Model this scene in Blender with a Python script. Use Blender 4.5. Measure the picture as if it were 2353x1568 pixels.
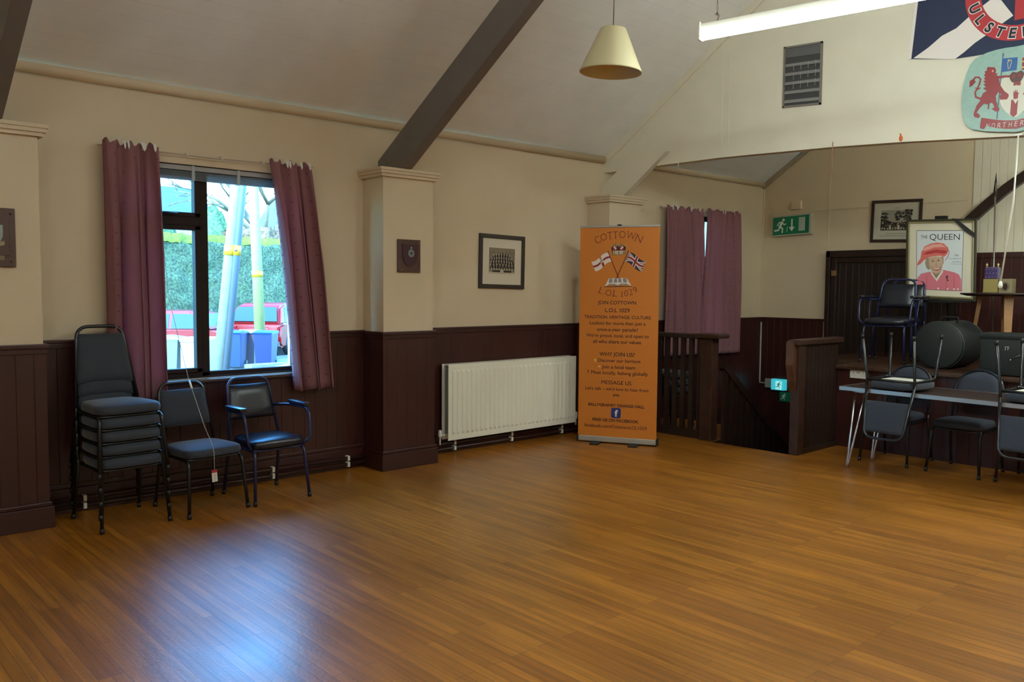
import bpy, bmesh, math, random
from mathutils import Vector, Matrix
from mathutils.geometry import tessellate_polygon
random.seed(7)
PI = math.pi
for o in list(bpy.data.objects):
    bpy.data.objects.remove(o, do_unlink=True)
C = bpy.context.scene.collection
S = bpy.context.scene

# ------------------------------------------------------------------ camera, sky, sun, exposure
cam_data = bpy.data.cameras.new('camera')
cam = bpy.data.objects.new('camera', cam_data); C.objects.link(cam)
cam_data.sensor_fit = 'HORIZONTAL'; cam_data.sensor_width = 36.0
cam_data.lens = 36.0 * 1923.8 / 2353.0
cam_data.clip_start = 0.05; cam_data.clip_end = 300
_r = Vector((0.6726094, 0.73996348, 0.00711629)); _u = Vector((-0.05124301, 0.03698083, 0.99800129)); _f = Vector((-0.73822134, 0.67162971, -0.06279161))
_m = Matrix((_r, _u, -_f)).transposed().to_4x4()
_m.translation = Vector((6.4149, 0.0, 1.5989))
cam.matrix_world = _m
S.camera = cam

world = bpy.data.worlds.new('world'); S.world = world; world.use_nodes = True
wn = world.node_tree
wn.nodes.clear()
_sky = wn.nodes.new('ShaderNodeTexSky'); _sky.sky_type = 'NISHITA'; _sky.sun_disc = False
_sky.sun_elevation = math.radians(40); _sky.sun_rotation = math.radians(175); _sky.air_density = 1.3; _sky.dust_density = 0.6; _sky.ozone_density = 2.0
_bg = wn.nodes.new('ShaderNodeBackground'); _bg.inputs['Strength'].default_value = 1.75
_wo = wn.nodes.new('ShaderNodeOutputWorld')
_tint = wn.nodes.new('ShaderNodeVectorMath'); _tint.operation = 'MULTIPLY'; _tint.inputs[1].default_value = (0.26, 0.68, 1.0)      # a clear, deep blue sky
wn.links.new(_sky.outputs[0], _tint.inputs[0]); wn.links.new(_tint.outputs[0], _bg.inputs['Color']); wn.links.new(_bg.outputs[0], _wo.inputs['Surface'])

sun_data = bpy.data.lights.new('sun', 'SUN'); sun_data.energy = 2.4; sun_data.angle = math.radians(1.0); sun_data.color = (1.0, 0.96, 0.9)
sun = bpy.data.objects.new('sun', sun_data); C.objects.link(sun); sun.location = (20, -10, 30)
sun.rotation_euler = Vector((-0.45, 0.65, -0.62)).to_track_quat('-Z', 'Y').to_euler()

TUBE_POWER = 40.0
S.view_settings.view_transform = 'Standard'; S.view_settings.look = 'None'; S.view_settings.gamma = 1.0
S.view_settings.use_curve_mapping = False
S.view_settings.exposure = 1.47
try:
    S.cycles.max_bounces = 10; S.cycles.diffuse_bounces = 6; S.cycles.glossy_bounces = 4; S.cycles.transparent_max_bounces = 12
    S.cycles.caustics_reflective = False; S.cycles.caustics_refractive = False; S.cycles.sample_clamp_indirect = 6.0
    S.cycles.use_denoising = True
except Exception:
    pass

# ------------------------------------------------------------------ materials
def lin(c):
    c = c / 255.0
    return c / 12.92 if c <= 0.04045 else ((c + 0.055) / 1.055) ** 2.4
def rgb(t): return (lin(t[0]), lin(t[1]), lin(t[2]), 1.0)
MATS = {}
def mat(name, col, rough=0.6, metal=0.0, spec=0.5, noise=0.0, nscale=6.0, bump=0.0, bscale=80.0, coat=0.0, sheen=0.0):
    if name in MATS: return MATS[name]
    m = bpy.data.materials.new(name); m.use_nodes = True; MATS[name] = m
    nt = m.node_tree; b = nt.nodes['Principled BSDF']
    b.inputs['Base Color'].default_value = rgb(col); b.inputs['Roughness'].default_value = rough
    b.inputs['Metallic'].default_value = metal; b.inputs['Specular IOR Level'].default_value = spec
    b.inputs['Coat Weight'].default_value = coat
    if sheen: b.inputs['Sheen Weight'].default_value = sheen
    tc = nt.nodes.new('ShaderNodeTexCoord')
    if noise:
        n = nt.nodes.new('ShaderNodeTexNoise'); n.inputs['Scale'].default_value = nscale; n.inputs['Detail'].default_value = 5
        nt.links.new(tc.outputs['Object'], n.inputs['Vector'])
        mr = nt.nodes.new('ShaderNodeMapRange'); mr.inputs['From Min'].default_value = 0.3; mr.inputs['From Max'].default_value = 0.7
        mr.inputs['To Min'].default_value = 1 - noise; mr.inputs['To Max'].default_value = 1 + noise
        nt.links.new(n.outputs['Fac'], mr.inputs['Value'])
        mx = nt.nodes.new('ShaderNodeVectorMath'); mx.operation = 'SCALE'; mx.inputs[0].default_value = rgb(col)[:3]
        nt.links.new(mr.outputs[0], mx.inputs['Scale']); nt.links.new(mx.outputs[0], b.inputs['Base Color'])
    if bump:
        n2 = nt.nodes.new('ShaderNodeTexNoise'); n2.inputs['Scale'].default_value = bscale; n2.inputs['Detail'].default_value = 3
        nt.links.new(tc.outputs['Object'], n2.inputs['Vector'])
        bp = nt.nodes.new('ShaderNodeBump'); bp.inputs['Strength'].default_value = bump; bp.inputs['Distance'].default_value = 0.004
        nt.links.new(n2.outputs['Fac'], bp.inputs['Height']); nt.links.new(bp.outputs[0], b.inputs['Normal'])
    return m
def emit(name, col, strength):
    m = bpy.data.materials.new(name); m.use_nodes = True; MATS[name] = m
    b = m.node_tree.nodes['Principled BSDF']; b.inputs['Base Color'].default_value = rgb(col)
    b.inputs['Emission Color'].default_value = rgb(col); b.inputs['Emission Strength'].default_value = strength
    return m
def boards(name, col, expr, pitch, gw=0.06, dark=0.55, rough=0.5, noise=0.12, bump=0.5, nscale=(3, 3, 3), spec=0.5, vary=0.0):
    """painted tongue-and-groove: grooves across coordinate expr = (a,b,c) . position"""
    m = bpy.data.materials.new(name); m.use_nodes = True; MATS[name] = m
    nt = m.node_tree; N = nt.nodes; L = nt.links; b = N['Principled BSDF']
    b.inputs['Roughness'].default_value = rough; b.inputs['Specular IOR Level'].default_value = spec
    g = N.new('ShaderNodeNewGeometry')
    d = N.new('ShaderNodeVectorMath'); d.operation = 'DOT_PRODUCT'; d.inputs[1].default_value = expr
    L.new(g.outputs['Position'], d.inputs[0])
    dv = N.new('ShaderNodeMath'); dv.operation = 'DIVIDE'; dv.inputs[1].default_value = pitch; L.new(d.outputs['Value'], dv.inputs[0])
    fr = N.new('ShaderNodeMath'); fr.operation = 'FRACT'; L.new(dv.outputs[0], fr.inputs[0])
    pp = N.new('ShaderNodeMath'); pp.operation = 'PINGPONG'; pp.inputs[1].default_value = 0.5; L.new(fr.outputs[0], pp.inputs[0])
    mr = N.new('ShaderNodeMapRange'); mr.inputs['From Min'].default_value = 0.0; mr.inputs['From Max'].default_value = gw
    L.new(pp.outputs[0], mr.inputs['Value'])
    mp = N.new('ShaderNodeMapping'); mp.inputs['Scale'].default_value = nscale; L.new(g.outputs['Position'], mp.inputs['Vector'])
    n = N.new('ShaderNodeTexNoise'); n.inputs['Scale'].default_value = 1.0; n.inputs['Detail'].default_value = 6; L.new(mp.outputs[0], n.inputs['Vector'])
    nr = N.new('ShaderNodeMapRange'); nr.inputs['From Min'].default_value = 0.3; nr.inputs['From Max'].default_value = 0.7
    nr.inputs['To Min'].default_value = 1 - noise; nr.inputs['To Max'].default_value = 1 + noise; L.new(n.outputs['Fac'], nr.inputs['Value'])
    dk = N.new('ShaderNodeMapRange'); dk.inputs['To Min'].default_value = dark; dk.inputs['To Max'].default_value = 1.0; L.new(mr.outputs[0], dk.inputs['Value'])
    mu = N.new('ShaderNodeMath'); mu.operation = 'MULTIPLY'; L.new(nr.outputs[0], mu.inputs[0]); L.new(dk.outputs[0], mu.inputs[1])
    if vary:
        fl = N.new('ShaderNodeMath'); fl.operation = 'FLOOR'; L.new(dv.outputs[0], fl.inputs[0])
        wh = N.new('ShaderNodeTexWhiteNoise'); wh.noise_dimensions = '1D'; L.new(fl.outputs[0], wh.inputs['W'])
        wr = N.new('ShaderNodeMapRange'); wr.inputs['To Min'].default_value = 1 - vary; wr.inputs['To Max'].default_value = 1 + vary; L.new(wh.outputs['Value'], wr.inputs['Value'])
        m2 = N.new('ShaderNodeMath'); m2.operation = 'MULTIPLY'; L.new(mu.outputs[0], m2.inputs[0]); L.new(wr.outputs[0], m2.inputs[1]); mu = m2
    sc = N.new('ShaderNodeVectorMath'); sc.operation = 'SCALE'; sc.inputs[0].default_value = rgb(col)[:3]; L.new(mu.outputs[0], sc.inputs['Scale'])
    L.new(sc.outputs[0], b.inputs['Base Color'])
    bp = N.new('ShaderNodeBump'); bp.inputs['Strength'].default_value = bump; bp.inputs['Distance'].default_value = 0.006
    L.new(mr.outputs[0], bp.inputs['Height']); L.new(bp.outputs[0], b.inputs['Normal'])
    return m

def floor_mat():
    m = bpy.data.materials.new('varnished_floorboards'); m.use_nodes = True; MATS['floor'] = m
    nt = m.node_tree; N = nt.nodes; L = nt.links; b = N['Principled BSDF']
    g = N.new('ShaderNodeNewGeometry')
    br = N.new('ShaderNodeTexBrick'); br.offset = 0.37; br.offset_frequency = 3
    br.inputs['Color1'].default_value = rgb((162, 103, 29)); br.inputs['Color2'].default_value = rgb((134, 80, 22)); br.inputs['Mortar'].default_value = rgb((104, 62, 24))
    br.inputs['Scale'].default_value = 1.0; br.inputs['Mortar Size'].default_value = 0.0016; br.inputs['Brick Width'].default_value = 0.95; br.inputs['Row Height'].default_value = 0.052
    br.inputs['Bias'].default_value = -0.1
    L.new(g.outputs['Position'], br.inputs['Vector'])
    mp = N.new('ShaderNodeMapping'); mp.inputs['Scale'].default_value = (1.6, 32, 1); L.new(g.outputs['Position'], mp.inputs['Vector'])
    n = N.new('ShaderNodeTexNoise'); n.inputs['Scale'].default_value = 1.0; n.inputs['Detail'].default_value = 8; n.inputs['Roughness'].default_value = 0.65; L.new(mp.outputs[0], n.inputs['Vector'])
    r1 = N.new('ShaderNodeMapRange'); r1.inputs['From Min'].default_value = 0.3; r1.inputs['From Max'].default_value = 0.7; r1.inputs['To Min'].default_value = 0.62; r1.inputs['To Max'].default_value = 1.35; L.new(n.outputs['Fac'], r1.inputs['Value'])
    n2 = N.new('ShaderNodeTexNoise'); n2.inputs['Scale'].default_value = 0.9; n2.inputs['Detail'].default_value = 4; L.new(g.outputs['Position'], n2.inputs['Vector'])
    r2 = N.new('ShaderNodeMapRange'); r2.inputs['From Min'].default_value = 0.3; r2.inputs['From Max'].default_value = 0.7; r2.inputs['To Min'].default_value = 0.82; r2.inputs['To Max'].default_value = 1.15; L.new(n2.outputs['Fac'], r2.inputs['Value'])
    mu = N.new('ShaderNodeMath'); mu.operation = 'MULTIPLY'; L.new(r1.outputs[0], mu.inputs[0]); L.new(r2.outputs[0], mu.inputs[1])
    sc = N.new('ShaderNodeVectorMath'); sc.operation = 'SCALE'; L.new(br.outputs['Color'], sc.inputs[0]); L.new(mu.outputs[0], sc.inputs['Scale'])
    L.new(sc.outputs[0], b.inputs['Base Color'])
    rr = N.new('ShaderNodeMapRange'); rr.inputs['From Min'].default_value = 0.3; rr.inputs['From Max'].default_value = 0.7; rr.inputs['To Min'].default_value = 0.30; rr.inputs['To Max'].default_value = 0.42; L.new(n2.outputs['Fac'], rr.inputs['Value'])
    L.new(rr.outputs[0], b.inputs['Roughness'])
    b.inputs['Specular IOR Level'].default_value = 0.68
    n3 = N.new('ShaderNodeTexNoise'); n3.inputs['Scale'].default_value = 45; n3.inputs['Detail'].default_value = 3; L.new(g.outputs['Position'], n3.inputs['Vector'])
    ad = N.new('ShaderNodeMath'); ad.operation = 'MULTIPLY_ADD'; L.new(br.outputs['Fac'], ad.inputs[0]); ad.inputs[1].default_value = -1.2; L.new(n3.outputs['Fac'], ad.inputs[2])
    bp = N.new('ShaderNodeBump'); bp.inputs['Strength'].default_value = 0.22; bp.inputs['Distance'].default_value = 0.004; L.new(ad.outputs[0], bp.inputs['Height']); L.new(bp.outputs[0], b.inputs['Normal'])
    return m

def curtain_mat():
    m = bpy.data.materials.new('plum_curtain_cloth'); m.use_nodes = True; MATS['curtain'] = m
    nt = m.node_tree; N = nt.nodes; L = nt.links; N.remove(N['Principled BSDF'])
    uv = N.new('ShaderNodeUVMap')
    mp = N.new('ShaderNodeMapping'); mp.inputs['Scale'].default_value = (1, 1, 1); L.new(uv.outputs[0], mp.inputs['Vector'])
    vo = N.new('ShaderNodeTexVoronoi'); vo.inputs['Scale'].default_value = 9.0; vo.inputs['Randomness'].default_value = 0.0; L.new(mp.outputs[0], vo.inputs['Vector'])
    mr = N.new('ShaderNodeMapRange'); mr.inputs['From Min'].default_value = 0.045; mr.inputs['From Max'].default_value = 0.065; L.new(vo.outputs['Distance'], mr.inputs['Value'])
    mx = N.new('ShaderNodeMix'); mx.data_type = 'RGBA'; mx.inputs['A'].default_value = rgb((108, 70, 78)); mx.inputs['B'].default_value = rgb((150, 108, 113)); L.new(mr.outputs[0], mx.inputs['Factor'])
    df = N.new('ShaderNodeBsdfDiffuse'); tr = N.new('ShaderNodeBsdfTranslucent'); tr.inputs['Color'].default_value = rgb((205, 112, 135))
    L.new(mx.outputs['Result'], df.inputs['Color'])
    ms = N.new('ShaderNodeMixShader'); ms.inputs[0].default_value = 0.24; L.new(df.outputs[0], ms.inputs[1]); L.new(tr.outputs[0], ms.inputs[2])
    L.new(ms.outputs[0], N['Material Output'].inputs['Surface'])
    return m
def glass_mat():
    m = bpy.data.materials.new('window_glass'); m.use_nodes = True; MATS['glass'] = m
    nt = m.node_tree; N = nt.nodes; L = nt.links; N.remove(N['Principled BSDF'])
    t = N.new('ShaderNodeBsdfTransparent'); t.inputs['Color'].default_value = (0.93, 0.97, 0.97, 1)
    g = N.new('ShaderNodeBsdfGlossy'); g.inputs['Roughness'].default_value = 0.03
    ms = N.new('ShaderNodeMixShader'); ms.inputs[0].default_value = 0.05; L.new(t.outputs[0], ms.inputs[1]); L.new(g.outputs[0], ms.inputs[2])
    L.new(ms.outputs[0], N['Material Output'].inputs['Surface'])
    return m
CREAM = mat('cream_wall_paint', (206, 188, 160), 0.55, noise=0.03, nscale=2.0, bump=0.08, bscale=60)
GABLE = mat('white_board_paint', (214, 207, 188), 0.6, noise=0.03, nscale=3.0)
CEIL_L = boards('painted_ceiling_boards', (226, 226, 225), (0.825, 0.0, 0.566), 0.135, gw=0.022, dark=0.88, rough=0.5, noise=0.04, bump=0.25)
CEIL_R = boards('painted_ceiling_boards_right', (226, 226, 225), (-0.825, 0.0, 0.566), 0.135, gw=0.022, dark=0.88, rough=0.5, noise=0.04, bump=0.25)
OX = boards('oxblood_panelling', (58, 24, 20), (1.0, 1.0, 0.0), 0.105, gw=0.03, dark=0.55, rough=0.38, noise=0.15, bump=0.5, nscale=(5, 5, 2))
OXP = mat('oxblood_moulding', (56, 23, 19), 0.35, noise=0.12, nscale=4)
DARKW = mat('dark_stained_timber', (42, 27, 21), 0.4, noise=0.25, nscale=9)
PLANK = boards('dark_plank_boards', (40, 26, 20), (1.0, 1.0, 0.0), 0.085, gw=0.06, dark=0.4, rough=0.45, noise=0.2, bump=0.7, nscale=(14, 14, 2), vary=0.2)
TNGW = boards('white_vertical_boards', (214, 205, 184), (1.0, 1.0, 0.0), 0.09, gw=0.05, dark=0.8, rough=0.55, noise=0.03, bump=0.6)
BEAM = mat('grey_truss_paint', (112, 105, 100), 0.55, noise=0.05, nscale=4)
FLOOR = floor_mat()
STAGEF = boards('stage_floor_boards', (66, 40, 24), (1.0, 0.0, 0.0), 0.09, gw=0.04, dark=0.5, rough=0.4, noise=0.2, nscale=(20, 2, 2))
CURT = curtain_mat(); GLASS = glass_mat()
WINF = mat('brown_window_frame', (46, 36, 33), 0.7, spec=0.15)
BLACKM = mat('black_enamel_tube', (16, 17, 20), 0.3, spec=0.6)
NAVYM = mat('navy_enamel_tube', (28, 34, 72), 0.3, spec=0.6)
FABRIC = mat('charcoal_blue_fabric', (38, 44, 56), 0.75, noise=0.15, nscale=60, bump=0.2, bscale=300, sheen=0.2)
VINYL = mat('navy_vinyl', (20, 23, 36), 0.3, spec=0.6, bump=0.05, bscale=200)
BLACKP = mat('black_plastic', (18, 18, 19), 0.5)
CHROME = mat('chrome_tube', (200, 200, 205), 0.2, metal=1.0)
ALU = mat('brushed_aluminium', (180, 180, 182), 0.4, metal=0.9)
WHITEP = mat('white_gloss_paint', (226, 222, 208), 0.35)
WHITEPL = mat('white_plastic', (225, 222, 214), 0.4)

# ------------------------------------------------------------------ mesh helpers
class MB:
    def __init__(s): s.bm = bmesh.new(); s.k = 0
    def quad(s, pts, m=0):
        f = s.bm.faces.new([s.bm.verts.new(p) for p in pts]); f.material_index = m; return f
    def box(s, a, b, m=0, bevel=0.0):
        x0, x1 = sorted((a[0], b[0])); y0, y1 = sorted((a[1], b[1])); z0, z1 = sorted((a[2], b[2]))
        v = [s.bm.verts.new(p) for p in ((x0,y0,z0),(x1,y0,z0),(x1,y1,z0),(x0,y1,z0),(x0,y0,z1),(x1,y0,z1),(x1,y1,z1),(x0,y1,z1))]
        fs = [s.bm.faces.new([v[i] for i in q]) for q in ((3,2,1,0),(4,5,6,7),(0,1,5,4),(1,2,6,5),(2,3,7,6),(3,0,4,7))]
        for f in fs: f.material_index = m
        if bevel:
            es = list({e for f in fs for e in f.edges})
            bmesh.ops.bevel(s.bm, geom=es, offset=bevel, segments=2, affect='EDGES', profile=0.6)
        return s
    def obox(s, c, ax, ay, az, h, m=0, bevel=0.0):
        """oriented box: centre, three unit axes, half sizes"""
        c = Vector(c); A = [Vector(ax) * h[0], Vector(ay) * h[1], Vector(az) * h[2]]
        sg = ((-1,-1,-1),(1,-1,-1),(1,1,-1),(-1,1,-1),(-1,-1,1),(1,-1,1),(1,1,1),(-1,1,1))
        v = [s.bm.verts.new(c + A[0]*i + A[1]*j + A[2]*k) for i, j, k in sg]
        fs = [s.bm.faces.new([v[i] for i in q]) for q in ((3,2,1,0),(4,5,6,7),(0,1,5,4),(1,2,6,5),(2,3,7,6),(3,0,4,7))]
        for f in fs: f.material_index = m
        if bevel: bmesh.ops.bevel(s.bm, geom=list({e for f in fs for e in f.edges}), offset=bevel, segments=2, affect='EDGES', profile=0.6)
        return s
    def prism(s, poly, ext, m=0, bevel=0.0):
        """poly: 3-D points of one face; ext: extrusion vector"""
        e = Vector(ext); a = [s.bm.verts.new(p) for p in poly]; b = [s.bm.verts.new(Vector(p) + e) for p in poly]
        n = len(a); fs = [s.bm.faces.new(a[::-1]), s.bm.faces.new(b)]
        for i in range(n): fs.append(s.bm.faces.new((a[i], a[(i+1) % n], b[(i+1) % n], b[i])))
        for f in fs: f.material_index = m
        if bevel: bmesh.ops.bevel(s.bm, geom=list({ed for f in fs for ed in f.edges}), offset=bevel, segments=2, affect='EDGES')
        bmesh.ops.recalc_face_normals(s.bm, faces=[f for f in fs if f.is_valid])
        return s
    def tube(s, pts, r, n=10, m=0, cap=True, closed=False):
        P = [Vector(p) for p in pts]; N = len(P); R = r if isinstance(r, (list, tuple)) else [r] * N
        T = []
        for i in range(N):
            if closed: t = P[(i+1) % N] - P[i-1]
            else: t = P[min(i+1, N-1)] - P[max(i-1, 0)]
            T.append(t.normalized())
        up = Vector((0, 0, 1)) if abs(T[0].z) < 0.9 else Vector((1, 0, 0))
        u = T[0].cross(up).normalized(); rings = []
        for i in range(N):
            u = (u - T[i] * u.dot(T[i])).normalized(); w = T[i].cross(u)
            rings.append([s.bm.verts.new(P[i] + (u * math.cos(2*PI*j/n) + w * math.sin(2*PI*j/n)) * R[i]) for j in range(n)])
        for i in range(N if closed else N-1):
            a, b = rings[i], rings[(i+1) % N]
            for j in range(n):
                f = s.bm.faces.new((a[j], a[(j+1) % n], b[(j+1) % n], b[j])); f.material_index = m; f.smooth = True
        if cap and not closed:
            f = s.bm.faces.new(rings[0][::-1]); f.material_index = m; f = s.bm.faces.new(rings[-1]); f.material_index = m
        return s
    def lathe(s, prof, c=(0, 0, 0), n=32, m=0, axis=(0, 0, 1), smooth=True):
        ax = Vector(axis).normalized(); t = Vector((1, 0, 0)) if abs(ax.x) < 0.9 else Vector((0, 1, 0))
        u = ax.cross(t).normalized(); w = ax.cross(u); c = Vector(c); rings = []
        for r, h in prof:
            if r < 1e-6: rings.append([s.bm.verts.new(c + ax * h)])
            else: rings.append([s.bm.verts.new(c + ax*h + (u*math.cos(2*PI*j/n) + w*math.sin(2*PI*j/n))*r) for j in range(n)])
        for a, b in zip(rings, rings[1:]):
            for j in range(n):
                k = (j+1) % n
                if len(a) == 1 and len(b) == 1: continue
                if len(a) == 1: f = s.bm.faces.new((a[0], b[k], b[j]))
                elif len(b) == 1: f = s.bm.faces.new((a[j], a[k], b[0]))
                else: f = s.bm.faces.new((a[j], a[k], b[k], b[j]))
                f.material_index = m; f.smooth = smooth
        return s
    def ball(s, c, r, m=0, n=16, sq=(1, 1, 1)):
        M = Matrix.Translation(c) @ Matrix.Diagonal((sq[0], sq[1], sq[2], 1))
        g = bmesh.ops.create_uvsphere(s.bm, u_segments=n, v_segments=max(6, n//2), radius=r, matrix=M)
        for v in g['verts']:
            for f in v.link_faces: f.material_index = m; f.smooth = True
        return s
    def poly(s, pts, m=0):
        P = [Vector(p) for p in pts]; v = [s.bm.verts.new(p) for p in P]
        for t in tessellate_polygon([P]):
            try: s.bm.faces.new([v[i] for i in t]).material_index = m
            except ValueError: pass
        return s
    def build(s, name, mats, parent=None, smooth=None, fix=True):
        if fix: bmesh.ops.recalc_face_normals(s.bm, faces=s.bm.faces)
        me = bpy.data.meshes.new(name)
        if parent is not None:
            off = Vector(parent.get('_loc', (0, 0, 0)))
            if off.length: bmesh.ops.translate(s.bm, verts=s.bm.verts, vec=-off)
        s.bm.to_mesh(me); s.bm.free()
        for m in (mats if isinstance(mats, (list, tuple)) else [mats]): me.materials.append(m)
        if smooth is not None:
            for p in me.polygons: p.use_smooth = True
            try: me.set_sharp_from_angle(angle=math.radians(smooth))
            except Exception: pass
        o = bpy.data.objects.new(name, me); C.objects.link(o)
        if parent is not None:
            o.parent = parent
            if '_loc' in parent: o['_loc'] = parent['_loc']
        return o
def tag(o, label=None, cat=None, group=None, kind=None):
    if label: o['label'] = label
    if cat: o['category'] = cat
    if group: o['group'] = group
    if kind: o['kind'] = kind
    return o
def thing(name, label, cat, loc=(0, 0, 0), group=None):
    """an Empty at the thing's base; its parts are built in room coordinates and hung under it"""
    o = bpy.data.objects.new(name, None); C.objects.link(o); o.location = loc; o['_loc'] = tuple(loc); o.empty_display_size = 0.1
    return tag(o, label, cat, group)
def struct(mb, name, mats, parent=None, **k):
    o = mb.build(name, mats, parent, **k)
    if parent is None: o['kind'] = 'structure'
    return o
def kids(o): return [c for c in bpy.data.objects if c.parent == o]
def copy_tree(o, parent=None):
    c = o.copy(); C.objects.link(c)
    if parent is not None: c.parent = parent
    for ch in kids(o): copy_tree(ch, c)
    return c
def fillet(pts, r, n=6):
    P = [Vector(p) for p in pts]; out = [P[0]]
    for i in range(1, len(P)-1):
        a, b, c = P[i-1], P[i], P[i+1]; d1 = (a-b); d2 = (c-b); k = min(r, d1.length*0.49, d2.length*0.49)
        p, q = b + d1.normalized()*k, b + d2.normalized()*k
        for j in range(n+1):
            t = j/n; out.append((1-t)**2*p + 2*t*(1-t)*b + t*t*q)
    out.append(P[-1]); return out

class Art:
    """flat printed artwork on a plane: layered polygons and lettering"""
    def __init__(s, O, U, V, N, eps=0.0006): s.O, s.U, s.V, s.N, s.eps = Vector(O), Vector(U), Vector(V), Vector(N), eps; s.mb = MB(); s.k = 0
    def P(s, u, v, l): return s.O + s.U*u + s.V*v + s.N*(s.eps*l)
    def poly(s, pts, m=0, l=1):
        s.k += 1; l = l + 0.06*(s.k % 14)                                # no two shapes lie in exactly the same plane
        s.mb.poly([s.P(u, v, l) for u, v in pts], m); return s
    def rect(s, u0, v0, u1, v1, m=0, l=1): return s.poly([(u0, v0), (u1, v0), (u1, v1), (u0, v1)], m, l)
    def ell(s, u, v, a, b, m=0, l=1, n=20, rot=0.0):
        cr, sr = math.cos(rot), math.sin(rot)
        return s.poly([(u + a*math.cos(t)*cr - b*math.sin(t)*sr, v + a*math.cos(t)*sr + b*math.sin(t)*cr) for t in (2*PI*i/n for i in range(n))], m, l)
    def stroke(s, pts, w, m=0, l=1):
        for i, (a, b) in enumerate(zip(pts, pts[1:])):
            d = Vector((b[0]-a[0], b[1]-a[1]))
            if d.length < 1e-9: continue
            t = d.normalized(); w0 = w[i] if isinstance(w, list) else w; w1 = w[i+1] if isinstance(w, list) else w
            n = Vector((-t.y, t.x)); e = t*(min(w0, w1)*0.25)
            s.poly([(a[0]-e.x+n.x*w0/2, a[1]-e.y+n.y*w0/2), (a[0]-e.x-n.x*w0/2, a[1]-e.y-n.y*w0/2), (b[0]+e.x-n.x*w1/2, b[1]+e.y-n.y*w1/2), (b[0]+e.x+n.x*w1/2, b[1]+e.y+n.y*w1/2)], m, l)
        return s
    def text(s, t, u, v, width=None, height=None, m=0, l=2, bold=0.0, rot=0.0, track=1.0, shear=0.0):
        """centred at u,v; scaled to a width and / or a cap height in metres"""
        vs, fs = text_mesh(t, bold, track, shear)
        x0, x1 = min(p[0] for p in vs), max(p[0] for p in vs); cap = 0.69
        sx = sy = None
        if width: sx = width/(x1-x0)
        if height: sy = height/cap
        sx = sx or sy; sy = sy or sx
        cx = (x0+x1)/2; cr, sr = math.cos(rot), math.sin(rot)
        bv = []
        for px, py in vs:
            a, b = (px-cx)*sx, (py-cap/2)*sy
            bv.append(s.mb.bm.verts.new(s.P(u + a*cr - b*sr, v + a*sr + b*cr, l)))
        for f in fs:
            try: s.mb.bm.faces.new([bv[i] for i in f]).material_index = m
            except ValueError: pass
        return s
    def build(s, name, mats, parent=None):
        bmesh.ops.recalc_face_normals(s.mb.bm, faces=s.mb.bm.faces)
        for f in s.mb.bm.faces:
            if f.normal.dot(s.N) < 0: f.normal_flip()
        return s.mb.build(name, mats, parent, fix=False)
_TX = {}
def text_mesh(t, bold, track, shear):
    k = (t, bold, track, shear)
    if k in _TX: return _TX[k]
    cu = bpy.data.curves.new('lettering', 'FONT'); cu.body = t; cu.size = 1.0; cu.offset = bold; cu.space_character = track; cu.shear = shear; cu.resolution_u = 5; cu.fill_mode = 'BOTH' if hasattr(cu, 'fill_mode') else cu.fill_mode
    o = bpy.data.objects.new('lettering', cu); C.objects.link(o)
    dg = bpy.context.evaluated_depsgraph_get(); e = o.evaluated_get(dg); me = e.to_mesh()
    vs = [(v.co.x, v.co.y) for v in me.vertices]; fs = [tuple(p.vertices) for p in me.polygons]
    e.to_mesh_clear(); bpy.data.objects.remove(o); bpy.data.curves.remove(cu)
    _TX[k] = (vs, fs); return _TX[k]
def quadmap(TL, TR, BL, BR, w, h):
    def f(x, y):
        u, v = 0.5, 0.5
        for _ in range(12):
            px = (1-v)*((1-u)*TL[0]+u*TR[0]) + v*((1-u)*BL[0]+u*BR[0]); py = (1-v)*((1-u)*TL[1]+u*TR[1]) + v*((1-u)*BL[1]+u*BR[1])
            ax = (1-v)*(TR[0]-TL[0]) + v*(BR[0]-BL[0]); ay = (1-v)*(TR[1]-TL[1]) + v*(BR[1]-BL[1])
            bx = (1-u)*(BL[0]-TL[0]) + u*(BR[0]-TR[0]); by = (1-u)*(BL[1]-TL[1]) + u*(BR[1]-TR[1])
            D = ax*by - ay*bx; u += ((x-px)*by - (y-py)*bx)/D; v += (ax*(y-py) - ay*(x-px))/D
        return (u*w, (1-v)*h)
    return f

# ------------------------------------------------------------------ the room shell
RX, RH, SL = 4.22, 3.08 + 0.686*4.22, 0.686          # ridge line, ridge height, roof slope
XR, Y0, Y1 = 8.44, -3.0, 10.6
W1 = (1.96, 3.44, 0.885, 2.52); W2 = (8.98, 9.50, 0.90, 2.55)
b = MB()                                                                  # left wall with its two window openings
ys = [Y0, W1[0], W1[1], W2[0], W2[1], Y1]
for i in range(5):
    if i in (1, 3):
        W = W1 if i == 1 else W2
        b.box((-0.26, W[0], -0.6), (0, W[1], W[2])); b.box((-0.26, W[0], W[3]), (0, W[1], 3.16))
    else: b.box((-0.26, ys[i], -0.6), (0, ys[i+1], 3.16))
struct(b, 'wall_left', CREAM)
def gable_poly(y, zb=0.0): return [(0, y, zb), (XR, y, zb), (XR, y, 3.08), (RX, y, RH), (0, y, 3.08)]
b = MB(); b.prism(gable_poly(Y1, -2.6), (0, 0.25, 0)); struct(b, 'wall_back', CREAM)
b = MB(); b.prism(gable_poly(Y0, 0), (0, -0.25, 0)); struct(b, 'wall_front', CREAM)
b = MB()                                                                  # right wall
zs = []; yy = Y0
for a, c_ in zs:
    b.box((XR, yy, -0.6), (XR+0.26, a, 3.16)); b.box((XR, a, -0.6), (XR+0.26, c_, 0.95)); b.box((XR, a, 2.5), (XR+0.26, c_, 3.16)); yy = c_
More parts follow.
